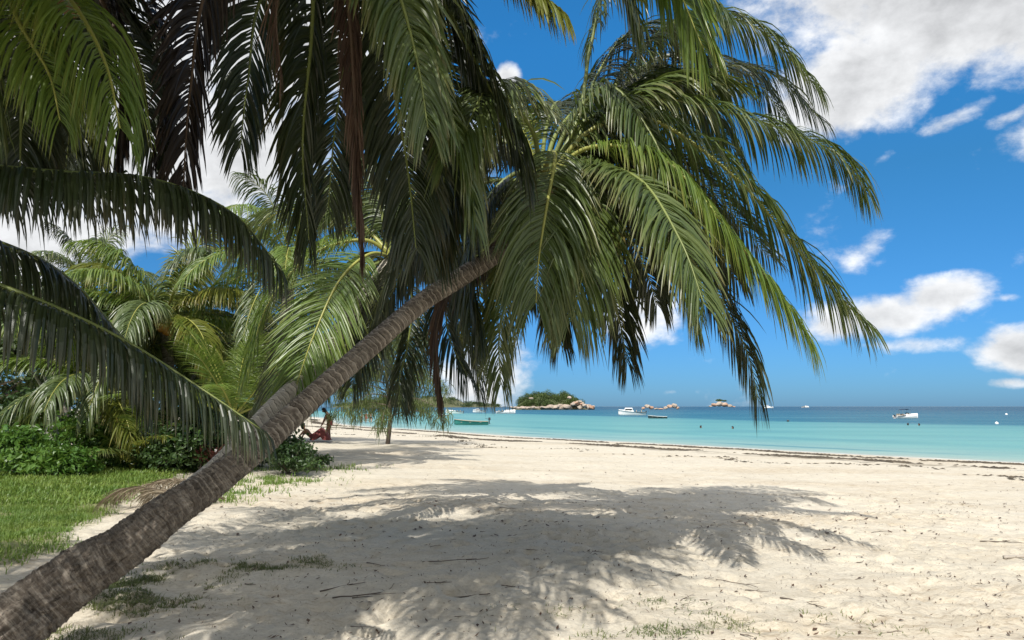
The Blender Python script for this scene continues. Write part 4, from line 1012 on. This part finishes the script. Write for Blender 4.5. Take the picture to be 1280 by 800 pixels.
# little red leaved plants in the shade
for k, (px, Y) in enumerate([(268,15.6),(252,15.8),(284,15.3)]):
    g = at_(px, Y); o = empty('red_plant', g); tag(o, ['dark red leaved plant in the shade behind the trunks','small red plant left of the dark red one','red leaved plant closest to the leaning trunk'][k], 'plant')
    nr = np.random.default_rng(k); lm = MB()
    for q in range(26):
        a = q*2.4; e = nr.uniform(.4, 1.3); L_ = nr.uniform(.35, .6); d_ = np.array([math.cos(a)*math.cos(e), math.sin(a)*math.cos(e), math.sin(e)]); w_ = np.array([-math.sin(a), math.cos(a), 0])*.03
        b_ = np.array([0,0,.15+.01*q]); m_ = b_+d_*L_*.55; t_ = b_+d_*L_+np.array([0,0,-.12])
        lm.add([b_-w_*.3, b_+w_*.3, m_+w_, m_-w_, t_], [(0,1,2,3),(3,2,4)], 0, tint=nr.random(), tip=[0,0,.5,.5,1])
    lm.build('foliage', M['red_leaf'], o); st = MB(); st.tube([(0,0,-.05),(0,0,.2),(.02,0,.42)], [.02,.018,.012], 6); st.build('stem', M['twig'], o, smooth=True)

# ================================================================== ISLANDS AND ROCKS
def rock_mat(name, a, b, c):
    m, nt = new_mat(name); N = NT(nt); oc = N.pos()
    n1 = N.noise(.25, oc, 6, .6); n2 = N.noise(1.4, oc, 5, .7)
    col = N.mix(N.maprange(n1, .35, .65), rgb(*a), rgb(*b)); col = N.mix(N.math('MULTIPLY', N.maprange(n2, .5, .7), .8), col, rgb(*c))
    p_ = N.n('ShaderNodeBsdfPrincipled', i_Roughness=.9); N.link(col, p_.inputs['Base Color']); N.link(N.bump(n2, .8, .4), p_.inputs['Normal']); N.out(p_.outputs[0]); return m
M['rock'] = rock_mat('granite', (.34,.27,.21), (.46,.38,.31), (.13,.11,.095))
M['rock_r'] = rock_mat('reddish_granite', (.42,.22,.13), (.50,.36,.27), (.15,.10,.08))
M['isle'] = rock_mat('island_soil', (.06,.075,.03), (.10,.10,.05), (.2,.17,.12))
def hill(name, label, c, rx, ry, h, mat, seed, nx=70, ny=36, kind='structure', cat='island', prof=None):
    u, v = np.meshgrid(np.linspace(-1, 1, nx), np.linspace(-1, 1, ny)); r = np.hypot(u, v)
    z = h*np.clip(1-r**2.2, -.2, 1)*(.8+.4*fbm(u*2.2, v*2.2, seed, 4))
    if prof is not None: z = z*np.interp(u, *prof)
    V = np.stack([c.x+u.ravel()*rx, c.y+v.ravel()*ry, ZW-.6+z.ravel()], 1)
    idx = np.arange(nx*ny).reshape(ny, nx); F_ = np.stack([idx[:-1,:-1].ravel(), idx[:-1,1:].ravel(), idx[1:,1:].ravel(), idx[1:,:-1].ravel()], 1)
    mb = MB(); mb.add(V, F_.tolist()); o = mb.build(name, mat, smooth=True); tag(o, label, cat, kind=kind); return o, V
W_ = lambda px, py: G(px, py, ZW)
def boulder_mesh(seed):
    bm = bmesh.new(); bmesh.ops.create_icosphere(bm, subdivisions=3, radius=1.0); nr = np.random.default_rng(seed)
    cuts = nr.normal(size=(7, 3)); cuts /= np.linalg.norm(cuts, axis=1)[:, None]
    for v in bm.verts:
        c_ = np.array(v.co)
        for q in cuts:
            dd = c_.dot(q)
            if dd > .68: c_ = c_-q*(dd-.68)*.85
        v.co = Vector(c_)*(1+.10*float(vnoise(c_[0]*2.5+seed, c_[1]*2.5+c_[2]*2, seed)))
    me = bpy.data.meshes.new('boulder'); bm.to_mesh(me); bm.free()
    for f in me.polygons: f.use_smooth = True
    return me
BM = [[boulder_mesh(s) for s in range(5)] for _ in range(2)]
for i, mt in enumerate(('rock', 'rock_r')):
    for me in BM[i]: me.materials.append(M[mt])
def boulder(px, py, Y, w, h, seed, label, group, red=False):
    p_ = P(px, py, Y); o = bpy.data.objects.new('boulder', BM[1 if red else 0][seed % 5]); COL.objects.link(o)
    o.location = (p_.x, Y, max(p_.z, ZW-.1*h)); k = Y/FPX; o.scale = (w*k*.5, w*k*.5, h*k*.62); o.rotation_euler = (0, 0, seed*1.3)
    tag(o, label, 'boulder', group); return o
YI = 455.0; ci = P(690, 511, YI); ci.y = YI+12
isl, IV = hill('island', 'small wooded island with granite shore in the middle of the bay', ci, 27.5, 15, 10.5, M['isle'], 4, prof=([-1,-.75,-.3,0,.4,.7,1],[.7,.95,1.1,1.0,1.05,.8,.35]))
nr = np.random.default_rng(3); pts_ = []; 
cand = IV[(IV[:, 2] > ZW+1.6)]
bl = []
for q in range(190):
    c_ = cand[nr.integers(len(cand))]; s_ = nr.uniform(1.3, 2.9); bl.append((c_[0], c_[1], c_[2]+s_*.6, s_, s_, s_*nr.uniform(.8, 1.35)))
tag(leaf_cloud(bl, 32000, .55, 3, 1.3, shell=.35).build('island_woods', M['isle_leaf']), 'dense mixed green woods covering the small island', 'woods', kind='stuff')
rr = random.Random(4)
G1 = 'boulders along the shore of the wooded island'
for q in range(34):
    px = 640+q*2.1+rr.uniform(-1, 1); big = px > 685
    boulder(px, 509.5+rr.uniform(-.6, .8)-(1.8 if big and q % 2 else 0), YI-2+rr.uniform(-2, 2), rr.uniform(4, 7) if not big else rr.uniform(6, 11), rr.uniform(2, 3) if not big else rr.uniform(3, 5.2), q, 'pale granite boulder at the foot of the wooded island', G1)
for q in range(15):
    px = 712+q*2.1; boulder(px, 509.5-rr.uniform(0, 7)*max(0, 1-abs(px-722)/16), YI+rr.uniform(-3, 4), rr.uniform(4, 9), rr.uniform(3.5, 6.5), q+40, 'weathered boulder on the right hand point of the wooded island', 'boulders on the island point', red=q % 3 == 1)
for (px, py) in ((664,498),(712,497),(725,502)): boulder(px, py, YI-3, 6, 3, px, 'bare grey rock face showing through the island woods', 'rock faces in the island woods')
G2 = 'low rocks right of the island'
for q, (px, py, w_, h_) in enumerate([(804,510,6,3.5),(809,507.5,8,6.5),(814,509,7,5),(820,510.5,7,2.5),(826,510.8,8,2.2),(832,509.5,7,4),(837,507.5,8,6),(843,506.5,8,7),(847,509.5,5,4)]):
    boulder(px, py+.4, 470, w_*.9, h_*.75, q+3, 'reddish rock in the low reef line behind the white motorboat', G2, red=q % 2 == 0)
for q, (px, py, w_, h_) in enumerate([(888,507.5,5,2.5),(893,505.5,9,5),(899,504.5,11,7),(906,505.5,10,6),(912,507,8,4),(917,508,5,2)]):
    boulder(px, py+.4, 760, w_*.9, h_*.75, q+9, 'boulder of the rocky islet near the horizon behind the hanging frond', 'rocks of the far islet', red=q % 2 == 1)
ct = P(899, 501, 762); tag(leaf_cloud([(ct.x, 762, ct.z+.6, 4.5, 3, 1.4), (ct.x+6, 762, ct.z, 3, 2, 1)], 1500, .5, 8, 1.3).build('islet_scrub', M['isle_leaf']), 'low scrub on top of the far rocky islet', 'scrub', kind='stuff')
hc = P(520, 505, 1500); hl, HV = hill('headland', 'dark wooded headland across the bay', Vector((hc.x, 1560, 0)), 205, 60, 24, M['isle'], 9, prof=([-1,-.6,-.2,.2,.5,.8,1],[1,1.1,.9,1.0,.7,.55,.3]))
nr = np.random.default_rng(8); cand = HV[HV[:, 2] > ZW+1]; bl = []
for q in range(260):
    c_ = cand[nr.integers(len(cand))]; s_ = nr.uniform(4, 8); bl.append((c_[0], c_[1], c_[2]+2, s_*1.3, s_, s_*.7))
tag(leaf_cloud(bl, 22000, 1.8, 9, 1.3, shell=.35).build('headland_woods', M['tree_leaf']), 'far dark woods on the headland across the bay', 'woods', kind='stuff')

# ================================================================== BOATS
M['white'] = plain_mat('white_gelcoat', (.78,.78,.76), .3, .05, 3); M['green_p'] = plain_mat('green_boat_paint', (.03,.17,.15), .45, .25, 3)
M['dark_p'] = plain_mat('dark_boat_paint', (.03,.05,.055), .5, .25, 3); M['black'] = plain_mat('black_rubber', (.02,.02,.022), .45, .2, 5)
M['canvas'] = plain_mat('navy_canvas', (.025,.05,.10), .8, .2, 5); M['glass'] = plain_mat('tinted_glass', (.02,.03,.035), .08, .1, 3); M['steel'] = plain_mat('steel_tube', (.5,.5,.5), .3, .05, 3, metal=.9)
M['tan'] = plain_mat('tan_seat', (.4,.33,.24), .7, .2, 5); M['red_p'] = plain_mat('red_antifoul', (.25,.04,.03), .5, .2, 4)
def hull(L, Bm, D, rise=.35, thick=.05, deck=None, transom=.75):
    """open lofted hull: keel along x, bow at +x"""
    n, m = 18, 9; mb = MB(); V = []
    for s in (0, 1):
        for i in range(n):
            t = i/(n-1); x = -L/2+L*t; wd = Bm/2*np.interp(t, [0, .25, .5, .75, .92, 1], [transom, .95, 1, .82, .38, .03]); zt = D*(1+rise*t**2.2); zb = D*.0+D*.75*max(0, t-.72)**1.5*3
            if s: wd = max(wd-thick, .005); zb += thick
            for j in range(m):
                a = -1+2*j/(m-1); yy = wd*np.sign(a)*abs(a)**.6 if abs(a) < 1 else wd*a; zz = zb+(zt-zb)*abs(a)**2.0
                V.append((x, yy, zz-.22*D))
    def ix(s, i, j): return s*n*m+i*m+j
    F_ = []
    for i in range(n-1):
        for j in range(m-1):
            F_.append((ix(0,i,j), ix(0,i,j+1), ix(0,i+1,j+1), ix(0,i+1,j))); F_.append((ix(1,i,j), ix(1,i+1,j), ix(1,i+1,j+1), ix(1,i,j+1)))
        for j in (0, m-1): F_.append((ix(0,i,j), ix(0,i+1,j), ix(1,i+1,j), ix(1,i,j)))
    for i in (0, n-1):
        for j in range(m-1): F_.append((ix(0,i,j), ix(1,i,j), ix(1,i,j+1), ix(0,i,j+1)))
    F_.append(tuple(ix(0,0,j) for j in range(m)))
    mb.add(V, F_); return mb
def outboard(root, x, z, k=1.0):
    mb = MB(); mb.box((x-.18*k, 0, z+.38*k), (.36*k, .30*k, .38*k), taper=.8); mb.box((x-.15*k, 0, z-.02*k), (.14*k, .12*k, .6*k)); mb.box((x-.18*k, 0, z-.3*k), (.3*k, .1*k, .08*k))
    mb.tube([(x-.02*k, 0, z+.35*k), (x+.45*k, .05, z+.45*k)], .025*k, 6); mb.build('outboard_motor', M['black'], root)
def rowboat(label, px, py, Lpx, rz, paint, motor=True):
    p_ = W_(px, py); L = Lpx*p_.y/FPX/max(.3, abs(math.cos(rz))); o = empty('rowboat', p_, rz); tag(o, label, 'boat')
    h_ = hull(L, L*.32, L*.125, .5); h_.build('hull', M[paint], o, smooth=True)
    for x in (-.28, .02, .28):
        b = MB(); b.box((x*L, 0, L*.075), (.22, L*.29 if x < .2 else L*.22, .035)); b.build('thwart', M['wood'], o)
    gw = MB()
    for s in (-1, 1):
        gw.tube([(-L/2+L*t, s*L*.16*np.interp(t, [0, .25, .5, .75, .92, 1], [.75, .95, 1, .82, .38, .03]), L*.125*(1+.5*t**2.2)-.22*L*.125+.015) for t in np.linspace(0, 1, 14)], .028, 5)
    gw.build('gunwale', M['tan' if paint == 'green_p' else 'white'], o)
    if motor: outboard(o, -L/2, L*.1, L*.2)
    return o
rowboat('green open fishing boat with outboard moored nearest the beach', 589, 531, 42, R(180), 'green_p')
rowboat('small dark open boat beside the white motorboat', 822, 523, 23, R(172), 'dark_p', False)
def motorboat(label, px, py, Lpx, rz, canopy=True, cabin=False, cov='canvas'):
    p_ = W_(px, py); L = Lpx*p_.y/FPX/max(.3, abs(math.cos(rz))); o = empty('motorboat', p_, rz); tag(o, label, 'boat')
    D = L*.15; h_ = hull(L, L*.32, D, .55, transom=.9); h_.build('hull', M['white'], o, smooth=True)
    zt = D*.8
    dk = MB(); V = []
    for i, t in enumerate(np.linspace(.52, .985, 9)):
        wd = L*.155*np.interp(t, [0, .25, .5, .75, .92, 1], [.9, .95, 1, .82, .38, .03]); z = D*(1+.55*t**2.2)-.22*D+.01; x = -L/2+L*t
        V += [(x, -wd, z), (x, 0, z+.06*L*(1-(t-.52)*1.6)), (x, wd, z)]
    dk.add(V, [(3*i+j, 3*i+j+1, 3*i+j+4, 3*i+j+3) for i in range(8) for j in (0, 1)]+[(0,2,1)]); dk.build('foredeck', M['white'], o)
    st = MB(); st.tube([(-L/2+L*t, s_, z_) for (t, s_, z_) in []] or [(-.3*L, 0, zt*.2), (.1*L, 0, zt*.2)], .01, 4)
    b = MB(); b.box((-.02*L, 0, zt*.75), (.10*L, .16*L, .16*L)); b.build('console', M['white'], o)
    wsx = MB(); wsx.box((.06*L, 0, zt+.07*L), (.02, .24*L, .10*L), Matrix.Rotation(R(-28), 3, 'Y')); wsx.build('windscreen', M['glass'], o)
    for x in (-.12, -.3):
        b = MB(); b.box((x*L, 0, zt*.5), (.09*L, .22*L, .08*L)); b.box((x*L-.045*L, 0, zt*.5+.07*L), (.02*L, .22*L, .12*L)); b.build('seat', M['tan'], o)
    st = MB(); V = []
    for s in (-1, 1): st.tube([(-.5*L+.48*L*t, s*L*.158, D*(1+.55*t**2.2)*.62) for t in np.linspace(.03, .8, 6)], .012*L, 4)
    st.build('rubbing_strake', M['dark_p'], o)
    if canopy:
        ps = MB()
        for x in (-.22, .10):
            for s in (-1, 1): ps.tube([(x*L+.02*L, s*.13*L, zt), (x*L, s*.12*L, zt+.25*L)], .006*L, 6)
        ps.build('canopy_frame', M['steel'], o)
        cv = MB(); V = []
        for i, x in enumerate(np.linspace(-.27, .14, 7)):
            for j, y in enumerate(np.linspace(-.14, .14, 5)): V.append((x*L, y*L, zt+.27*L-.6*L*y*y-.5*L*(x+.06)**2))
        n0 = len(V); V += [(a, b_, c-.012*L) for a, b_, c in V]
        F_ = [(i*5+j, i*5+j+1, i*5+j+6, i*5+j+5) for i in range(6) for j in range(4)]; F_ += [tuple(n0+q for q in reversed(f)) for f in F_]
        cv.add(V, F_); cv.build('canopy', M[cov], o, smooth=True)
    if cabin:
        cb = MB(); cb.box((.12*L, 0, zt+.07*L), (.34*L, .22*L, .17*L), taper=.78); cb.build('cabin', M['white'], o)
        wn = MB(); wn.box((.12*L, 0, zt+.09*L), (.27*L, .215*L, .055*L), taper=.9); wn.build('cabin_window', M['glass'], o)
    outboard(o, -L/2, D*.6, L*.12)
    return o
motorboat('white motorboat with low cabin beside the dark rowboat', 790, 519, 33, R(172), canopy=False, cabin=True)
motorboat('white speedboat with a dark canopy alone on the right', 1133, 523, 30, R(4))
motorboat('small white boat behind the bow of the green fishing boat', 568, 517, 22, R(176), False)
motorboat('small white boat seen through the frond tips right of the green boat', 632, 517, 24, R(6), True, cov='white')
motorboat('small white boat between the frond tips above the green boat', 599, 515.5, 16, R(170), False, True)
motorboat('white boat far out near the horizon', 1007, 509.6, 9, R(10), False, True)
rowboat('little dark boat at the left behind the hanging needles', 555, 520, 12, R(185), 'dark_p', False)
rowboat('little open boat far left near the bathers', 394, 525, 12, R(185), 'dark_p', False)
p_ = W_(960, 510.4); L = 14*p_.y/FPX; sb = empty('sailboat', p_, R(10)); tag(sb, 'white yacht with bare mast near the horizon', 'boat')
hull(L, L*.3, L*.13, .4).build('hull', M['white'], sb, smooth=True)
b = MB(); b.box((-.02*L, 0, L*.13), (.5*L, .2*L, .08*L), taper=.8); b.build('cabin', M['white'], sb)
b = MB(); b.tube([(.08*L, 0, 0), (.08*L, 0, L*1.0)], [.016*L, .009*L], 6); b.build('mast', M['steel'], sb)
b = MB(); b.tube([(.06*L, 0, L*.26), (-.36*L, 0, L*.25)], .02*L, 6); b.build('boom', M['white'], sb)
# buoys
def buoy(label, px, py, r, mat):
    p_ = W_(px, py); o = empty('buoy', p_); tag(o, label, 'buoy'); mb = MB(); m, n = 12, 8
    V = [(math.sin(math.pi*i/n)*math.cos(6.283*j/m)*r, math.sin(math.pi*i/n)*math.sin(6.283*j/m)*r, r*.4-math.cos(math.pi*i/n)*r) for i in range(n+1) for j in range(m)]
    mb.add(V, [(i*m+j, i*m+(j+1) % m, (i+1)*m+(j+1) % m, (i+1)*m+j) for i in range(n) for j in range(m)]); mb.build('float', M[mat], o, smooth=True)
    t = MB(); t.tube([(0,0,r*1.3),(0,0,r*1.8)], r*.22, 6); t.build('mooring_eye', M['steel'], o)
buoy('white mooring buoy at the right on the turquoise edge', 1246, 530, .20, 'white'); buoy('far white buoy at right in the dark blue water', 1258, 518.6, .3, 'white')
buoy('dark buoy left of the pair of swimmers', 985, 527, .18, 'black')

# ================================================================== PEOPLE
M['skin'] = plain_mat('tanned_skin', (.24,.115,.065), .55, .15, 4); M['skin_l'] = plain_mat('light_skin', (.42,.25,.17), .55, .12, 4)
M['hair'] = plain_mat('dark_hair', (.012,.009,.008), .5, .3, 20); M['swim'] = plain_mat('dark_swimwear', (.03,.02,.03), .7, .2, 9); M['towel'] = plain_mat('red_cloth', (.19,.05,.045), .9, .35, 5); M['swim_r'] = plain_mat('red_swimwear', (.30,.05,.05), .7, .2, 9)
def skin_body(name, joints, edges, mat, parent, sub=2):
    """one continuous figure from a skeleton: joints {name: (x,y,z,r)}"""
    ks = list(joints); me = bpy.data.meshes.new(name)
    me.from_pydata([joints[k][:3] for k in ks], [(ks.index(a), ks.index(b)) for a, b in edges], [])
    tmp = bpy.data.objects.new('tmp', me); COL.objects.link(tmp); md = tmp.modifiers.new('s', 'SKIN'); md.use_smooth_shade = True
    sv = me.skin_vertices[0].data
    for i, k in enumerate(ks): r = joints[k][3]; sv[i].radius = (r, r); sv[i].use_root = (k == 'pelvis')
    sb_ = tmp.modifiers.new('d', 'SUBSURF'); sb_.levels = sub; sb_.render_levels = sub
    bpy.context.view_layer.update()
    ev = tmp.evaluated_get(bpy.context.evaluated_depsgraph_get()); m2 = bpy.data.meshes.new_from_object(ev)
    m2.materials.clear(); m2.materials.append(mat); bpy.data.objects.remove(tmp); m2.name = name
    for f in m2.polygons: f.use_smooth = True
    o = bpy.data.objects.new(name, m2); COL.objects.link(o); o.parent = parent; return o
def fingers(J, E, hand, d, s):
    """five unequal bent fingers rooted in the palm"""
    h = Vector(J[hand][:3]); d = Vector(d).normalized(); side = d.cross(Vector((0, 0, 1))); side = side.normalized() if side.length > .1 else Vector((1, 0, 0))
    nrm = side.cross(d)
    for i, (off, L_) in enumerate(((-.03,.075),(-.01,.088),(.01,.082),(.03,.062))):
        a = h+d*.05+side*off; b = a+d*L_*.55+nrm*.008; c = b+d*L_*.45+nrm*.025
        ks = [f'{hand}{i}{q}' for q in 'abc']
        for k_, v in zip(ks, (a, b, c)): J[k_] = (*v, .009)
        E += [(hand, ks[0]), (ks[0], ks[1]), (ks[1], ks[2])]
    a = h+side*s*.045+d*.015; b = a+side*s*.02+d*.045; J[hand+'t0'] = (*a, .010); J[hand+'t1'] = (*b, .009); E += [(hand, hand+'t0'), (hand+'t0', hand+'t1')]
def head_parts(parent, c, fwd, r, hairlen, up=Vector((0,0,1))):
    """hair cap over the skull and falling behind, in the head frame"""
    f = Vector(fwd).normalized(); s = f.cross(up).normalized(); u = s.cross(f)
    mb = MB(); m, n = 16, 10; V = []
    for i in range(n+1):
        th = math.pi*i/n
        for j in range(m):
            a = 6.283*j/m; dv = Vector((math.sin(th)*math.cos(a), math.sin(th)*math.sin(a), math.cos(th)))
            k = 1.10; zz = dv.z
            if dv.x > .35 and zz < .45: k = .72                       # leave the face free
            if zz < -.25: zz = zz*(1.0+(hairlen if dv.x < .2 else 0)); 
            q = Vector(c)+f*(dv.x*k*r*1.02-(.1*r))+s*(dv.y*k*r*.86)+u*(zz*k*r*1.12)
            V.append(tuple(q))
    mb.add(V, [(i*m+j, i*m+(j+1) % m, (i+1)*m+(j+1) % m, (i+1)*m+j) for i in range(n) for j in range(m)]); mb.build('hair', M['hair'], parent, smooth=True)
def face_joints(J, E, c, fwd, r):
    f = Vector(fwd).normalized(); s = f.cross(Vector((0,0,1))).normalized(); c = Vector(c)
    J['nose'] = (*(c+f*r*.95), .014); E.append(('head', 'nose')); J['chin'] = (*(c+f*r*.5-Vector((0,0,r*.8))), .035); E.append(('head', 'chin'))
    for q in (-1, 1): J[f'ear{q}'] = (*(c+s*q*r*.85-f*.01), .018); E.append(('head', f'ear{q}'))
def torso_shell(parent, name, mat, ring):
    """a garment that follows the body: rings of (centre, rx, ry)"""
    mb = MB(); m = 16; V = [(c[0]+rx*math.cos(6.283*j/m), c[1]+ry*math.sin(6.283*j/m), c[2]) for (c, rx, ry) in ring for j in range(m)]
    mb.add(V, [(i*m+j, i*m+(j+1) % m, (i+1)*m+(j+1) % m, (i+1)*m+j) for i in range(len(ring)-1) for j in range(m)]); return mb.build(name, mat, parent, smooth=True)
# woman standing bent towards her companion (local: faces -x)
pw = GR(410.5, 550.0); pw_e = empty('person', pw, 0); tag(pw_e, 'tanned person standing and bending towards the red cloth on the beach', 'person')
J = {'pelvis': (.04,0,.86,.125), 'waist': (.04,0,1.02,.105), 'chest': (-.05,0,1.22,.13), 'neckb': (-.13,0,1.37,.065), 'neck': (-.20,0,1.43,.05), 'head': (-.28,0,1.47,.095)}
E_ = [('pelvis','waist'),('waist','chest'),('chest','neckb'),('neckb','neck'),('neck','head')]
for s, nme in ((-1,'l'),(1,'r')):
    J.update({f'hip{nme}': (.04,s*.085,.82,.10), f'knee{nme}': (-.03+.03*s,s*.085,.46,.062), f'ank{nme}': (.03+.03*s,s*.085,.09,.042), f'toe{nme}': (-.13+.03*s,s*.09,.035,.034),
        f'sh{nme}': (-.09,s*.165,1.30,.058), f'elb{nme}': (-.20-.02*s,s*.19,1.06,.042), f'wri{nme}': (-.30-.02*s,s*.15,.85,.028), f'hand{nme}': (-.33-.02*s,s*.14,.79,.030)})
    E_ += [('pelvis',f'hip{nme}'),(f'hip{nme}',f'knee{nme}'),(f'knee{nme}',f'ank{nme}'),(f'ank{nme}',f'toe{nme}'),('chest',f'sh{nme}'),(f'sh{nme}',f'elb{nme}'),(f'elb{nme}',f'wri{nme}'),(f'wri{nme}',f'hand{nme}')]
    fingers(J, E_, f'hand{nme}', (-.35, 0, -.9), s)
face_joints(J, E_, J['head'][:3], (-.85,0,-.5), .1)
skin_body('body', J, E_, M['skin'], pw_e); head_parts(pw_e, J['head'][:3], (-.85,0,-.5), .112, .5, Vector((-.5,0,.85)))
torso_shell(pw_e, 'swim_shorts', M['swim_r'], [((.04,0,.96),.135,.165),((.045,0,.88),.15,.185),((.04,0,.80),.15,.195),((.03,0,.72),.14,.195)])
# companion reclining on the sand, knees up under a red cloth
pc = GR(392, 551.5)+Vector((0,0,.02)); pc_e = empty('person', pc, 0); tag(pc_e, 'reclining person propped up on the sand with red cloth over raised knees', 'person')
J = {'pelvis': (0,0,.13,.13), 'waist': (-.16,0,.24,.11), 'chest': (-.34,0,.42,.13), 'neckb': (-.44,0,.54,.065), 'neck': (-.48,0,.60,.05), 'head': (-.50,0,.70,.098)}
E_ = [('pelvis','waist'),('waist','chest'),('chest','neckb'),('neckb','neck'),('neck','head')]
for s, nme in ((-1,'l'),(1,'r')):
    J.update({f'hip{nme}': (.05,s*.09,.13,.10), f'knee{nme}': (.36,s*.10,.50,.062), f'ank{nme}': (.66,s*.10,.09,.042), f'toe{nme}': (.80,s*.10,.05,.034),
        f'sh{nme}': (-.38,s*.17,.49,.058), f'elb{nme}': (-.58,s*.24,.25,.042), f'wri{nme}': (-.62,s*.22,.06,.028), f'hand{nme}': (-.66,s*.22,.035,.026)})
    E_ += [('pelvis',f'hip{nme}'),(f'hip{nme}',f'knee{nme}'),(f'knee{nme}',f'ank{nme}'),(f'ank{nme}',f'toe{nme}'),('chest',f'sh{nme}'),(f'sh{nme}',f'elb{nme}'),(f'elb{nme}',f'wri{nme}'),(f'wri{nme}',f'hand{nme}')]
    fingers(J, E_, f'hand{nme}', (-1, 0, -.05), s)
face_joints(J, E_, J['head'][:3], (.9,0,.1), .1)
skin_body('body', J, E_, M['skin'], pc_e); head_parts(pc_e, J['head'][:3], (.9,0,.1), .112, .3)
cl = MB(); V = []; prof_ = [(-.12,.28),(.05,.36),(.22,.50),(.36,.60),(.52,.44),(.68,.24),(.80,.05)]
for i, (x, z) in enumerate(prof_):
    for j, y in enumerate(np.linspace(-.42, .42, 9)):
        dz = max(0, abs(y)-.2)*1.7; V.append((x+.03*math.sin(j*2+i), y*(.75 if abs(y) > .25 else 1), max(.03, z-dz+.02*math.sin(i*3+j*1.7))))
cl.add(V, [(i*9+j, i*9+j+1, i*9+j+10, i*9+j+9) for i in range(len(prof_)-1) for j in range(8)])
o = cl.build('red_cloth', M['towel'], smooth=True); sm = o.modifiers.new('t', 'SOLIDIFY'); sm.thickness = .012; o.location = pc; tag(o, 'faded red cloth draped over the raised knees of the reclining person', 'cloth')
# bathers at the far water's edge and swimmers
def bather(label, loc, mat, rz, suit, group=None, walk=.1):
    o = empty('person', loc, rz); tag(o, label, 'person', group)
    J = {'pelvis': (0,0,.92,.12), 'waist': (0,0,1.08,.10), 'chest': (.01,0,1.30,.125), 'neckb': (.01,0,1.46,.06), 'neck': (.02,0,1.52,.05), 'head': (.03,0,1.63,.095)}
    E_ = [('pelvis','waist'),('waist','chest'),('chest','neckb'),('neckb','neck'),('neck','head')]
    for s, nme in ((-1,'l'),(1,'r')):
        J.update({f'hip{nme}': (0,s*.085,.87,.095), f'knee{nme}': (.04+walk*s,s*.09,.48,.06), f'ank{nme}': (walk*1.6*s-.03,s*.09,.08,.04), f'toe{nme}': (walk*1.6*s+.12,s*.1,.03,.032),
            f'sh{nme}': (0,s*.165,1.40,.055), f'elb{nme}': (-.05-walk*.6*s,s*.23,1.13,.04), f'wri{nme}': (.06-walk*s,s*.22,.90,.027), f'hand{nme}': (.08-walk*s,s*.215,.83,.028)})
        E_ += [('pelvis',f'hip{nme}'),(f'hip{nme}',f'knee{nme}'),(f'knee{nme}',f'ank{nme}'),(f'ank{nme}',f'toe{nme}'),('chest',f'sh{nme}'),(f'sh{nme}',f'elb{nme}'),(f'elb{nme}',f'wri{nme}'),(f'wri{nme}',f'hand{nme}')]
        fingers(J, E_, f'hand{nme}', (.15, 0, -1), s)
    face_joints(J, E_, J['head'][:3], (1,0,0), .1)
    skin_body('body', J, E_, mat, o, 1); head_parts(o, J['head'][:3], (1,0,0), .112, .2)
    torso_shell(o, 'swimwear', suit, [((0,0,1.02),.125,.15),((0,0,.92),.14,.18),((0,0,.80),.135,.185)])
for k, (px, mt, su) in enumerate([(452.0,'skin_l','swim'),(457.5,'skin','swim_r'),(463.0,'skin_l','swim')]):
    q = P(px, 531, 96); d_ = gz(q.x, 96); q.z = max(d_, ZW-.25)
    bather(['bather left of the three standing at the far water edge','middle bather of the three standing at the far water edge','bather right of the three standing at the far water edge'][k], q, M[mt], R(200+50*k), M[su])
def swimmer(label, px, py, rz):
    q = W_(px, py); o = empty('person', q, rz); tag(o, label, 'person')
    J = {'pelvis': (-.35,0,-.75,.12), 'chest': (-.08,0,-.32,.13), 'neckb': (0,0,-.08,.065), 'neck': (.01,0,.0,.052), 'head': (.03,0,.13,.1), 'shl': (-.02,-.17,-.12,.06), 'shr': (-.02,.17,-.12,.06), 'ell': (.2,-.3,-.25,.045), 'elr': (.2,.3,-.25,.045), 'handl': (.42,-.25,-.2,.03), 'handr': (.42,.25,-.2,.03), 'kl': (-.5,-.1,-1.1,.07), 'kr': (-.5,.1,-1.1,.07), 'al': (-.7,-.1,-1.45,.04), 'ar': (-.7,.1,-1.45,.04)}
    E_ = [('pelvis','chest'),('chest','neckb'),('neckb','neck'),('neck','head'),('chest','shl'),('chest','shr'),('shl','ell'),('shr','elr'),('ell','handl'),('elr','handr'),('pelvis','kl'),('pelvis','kr'),('kl','al'),('kr','ar')]
    fingers(J, E_, 'handl', (1,0,0), -1); fingers(J, E_, 'handr', (1,0,0), 1); face_joints(J, E_, J['head'][:3], (1,0,0), .1)
    skin_body('body', J, E_, M['skin'], o, 1); head_parts(o, J['head'][:3], (1,0,0), .115, .3)
swimmer('swimmer whose dark head shows left of the hanging frond tip', 876, 535, R(-60)); swimmer('swimmer whose dark head shows just beside the hanging frond tip', 916, 536, R(200))
swimmer('left of two swimmers below the speedboat', 1135, 531.5, R(0)); swimmer('right of two swimmers below the speedboat', 1149, 532, R(180))
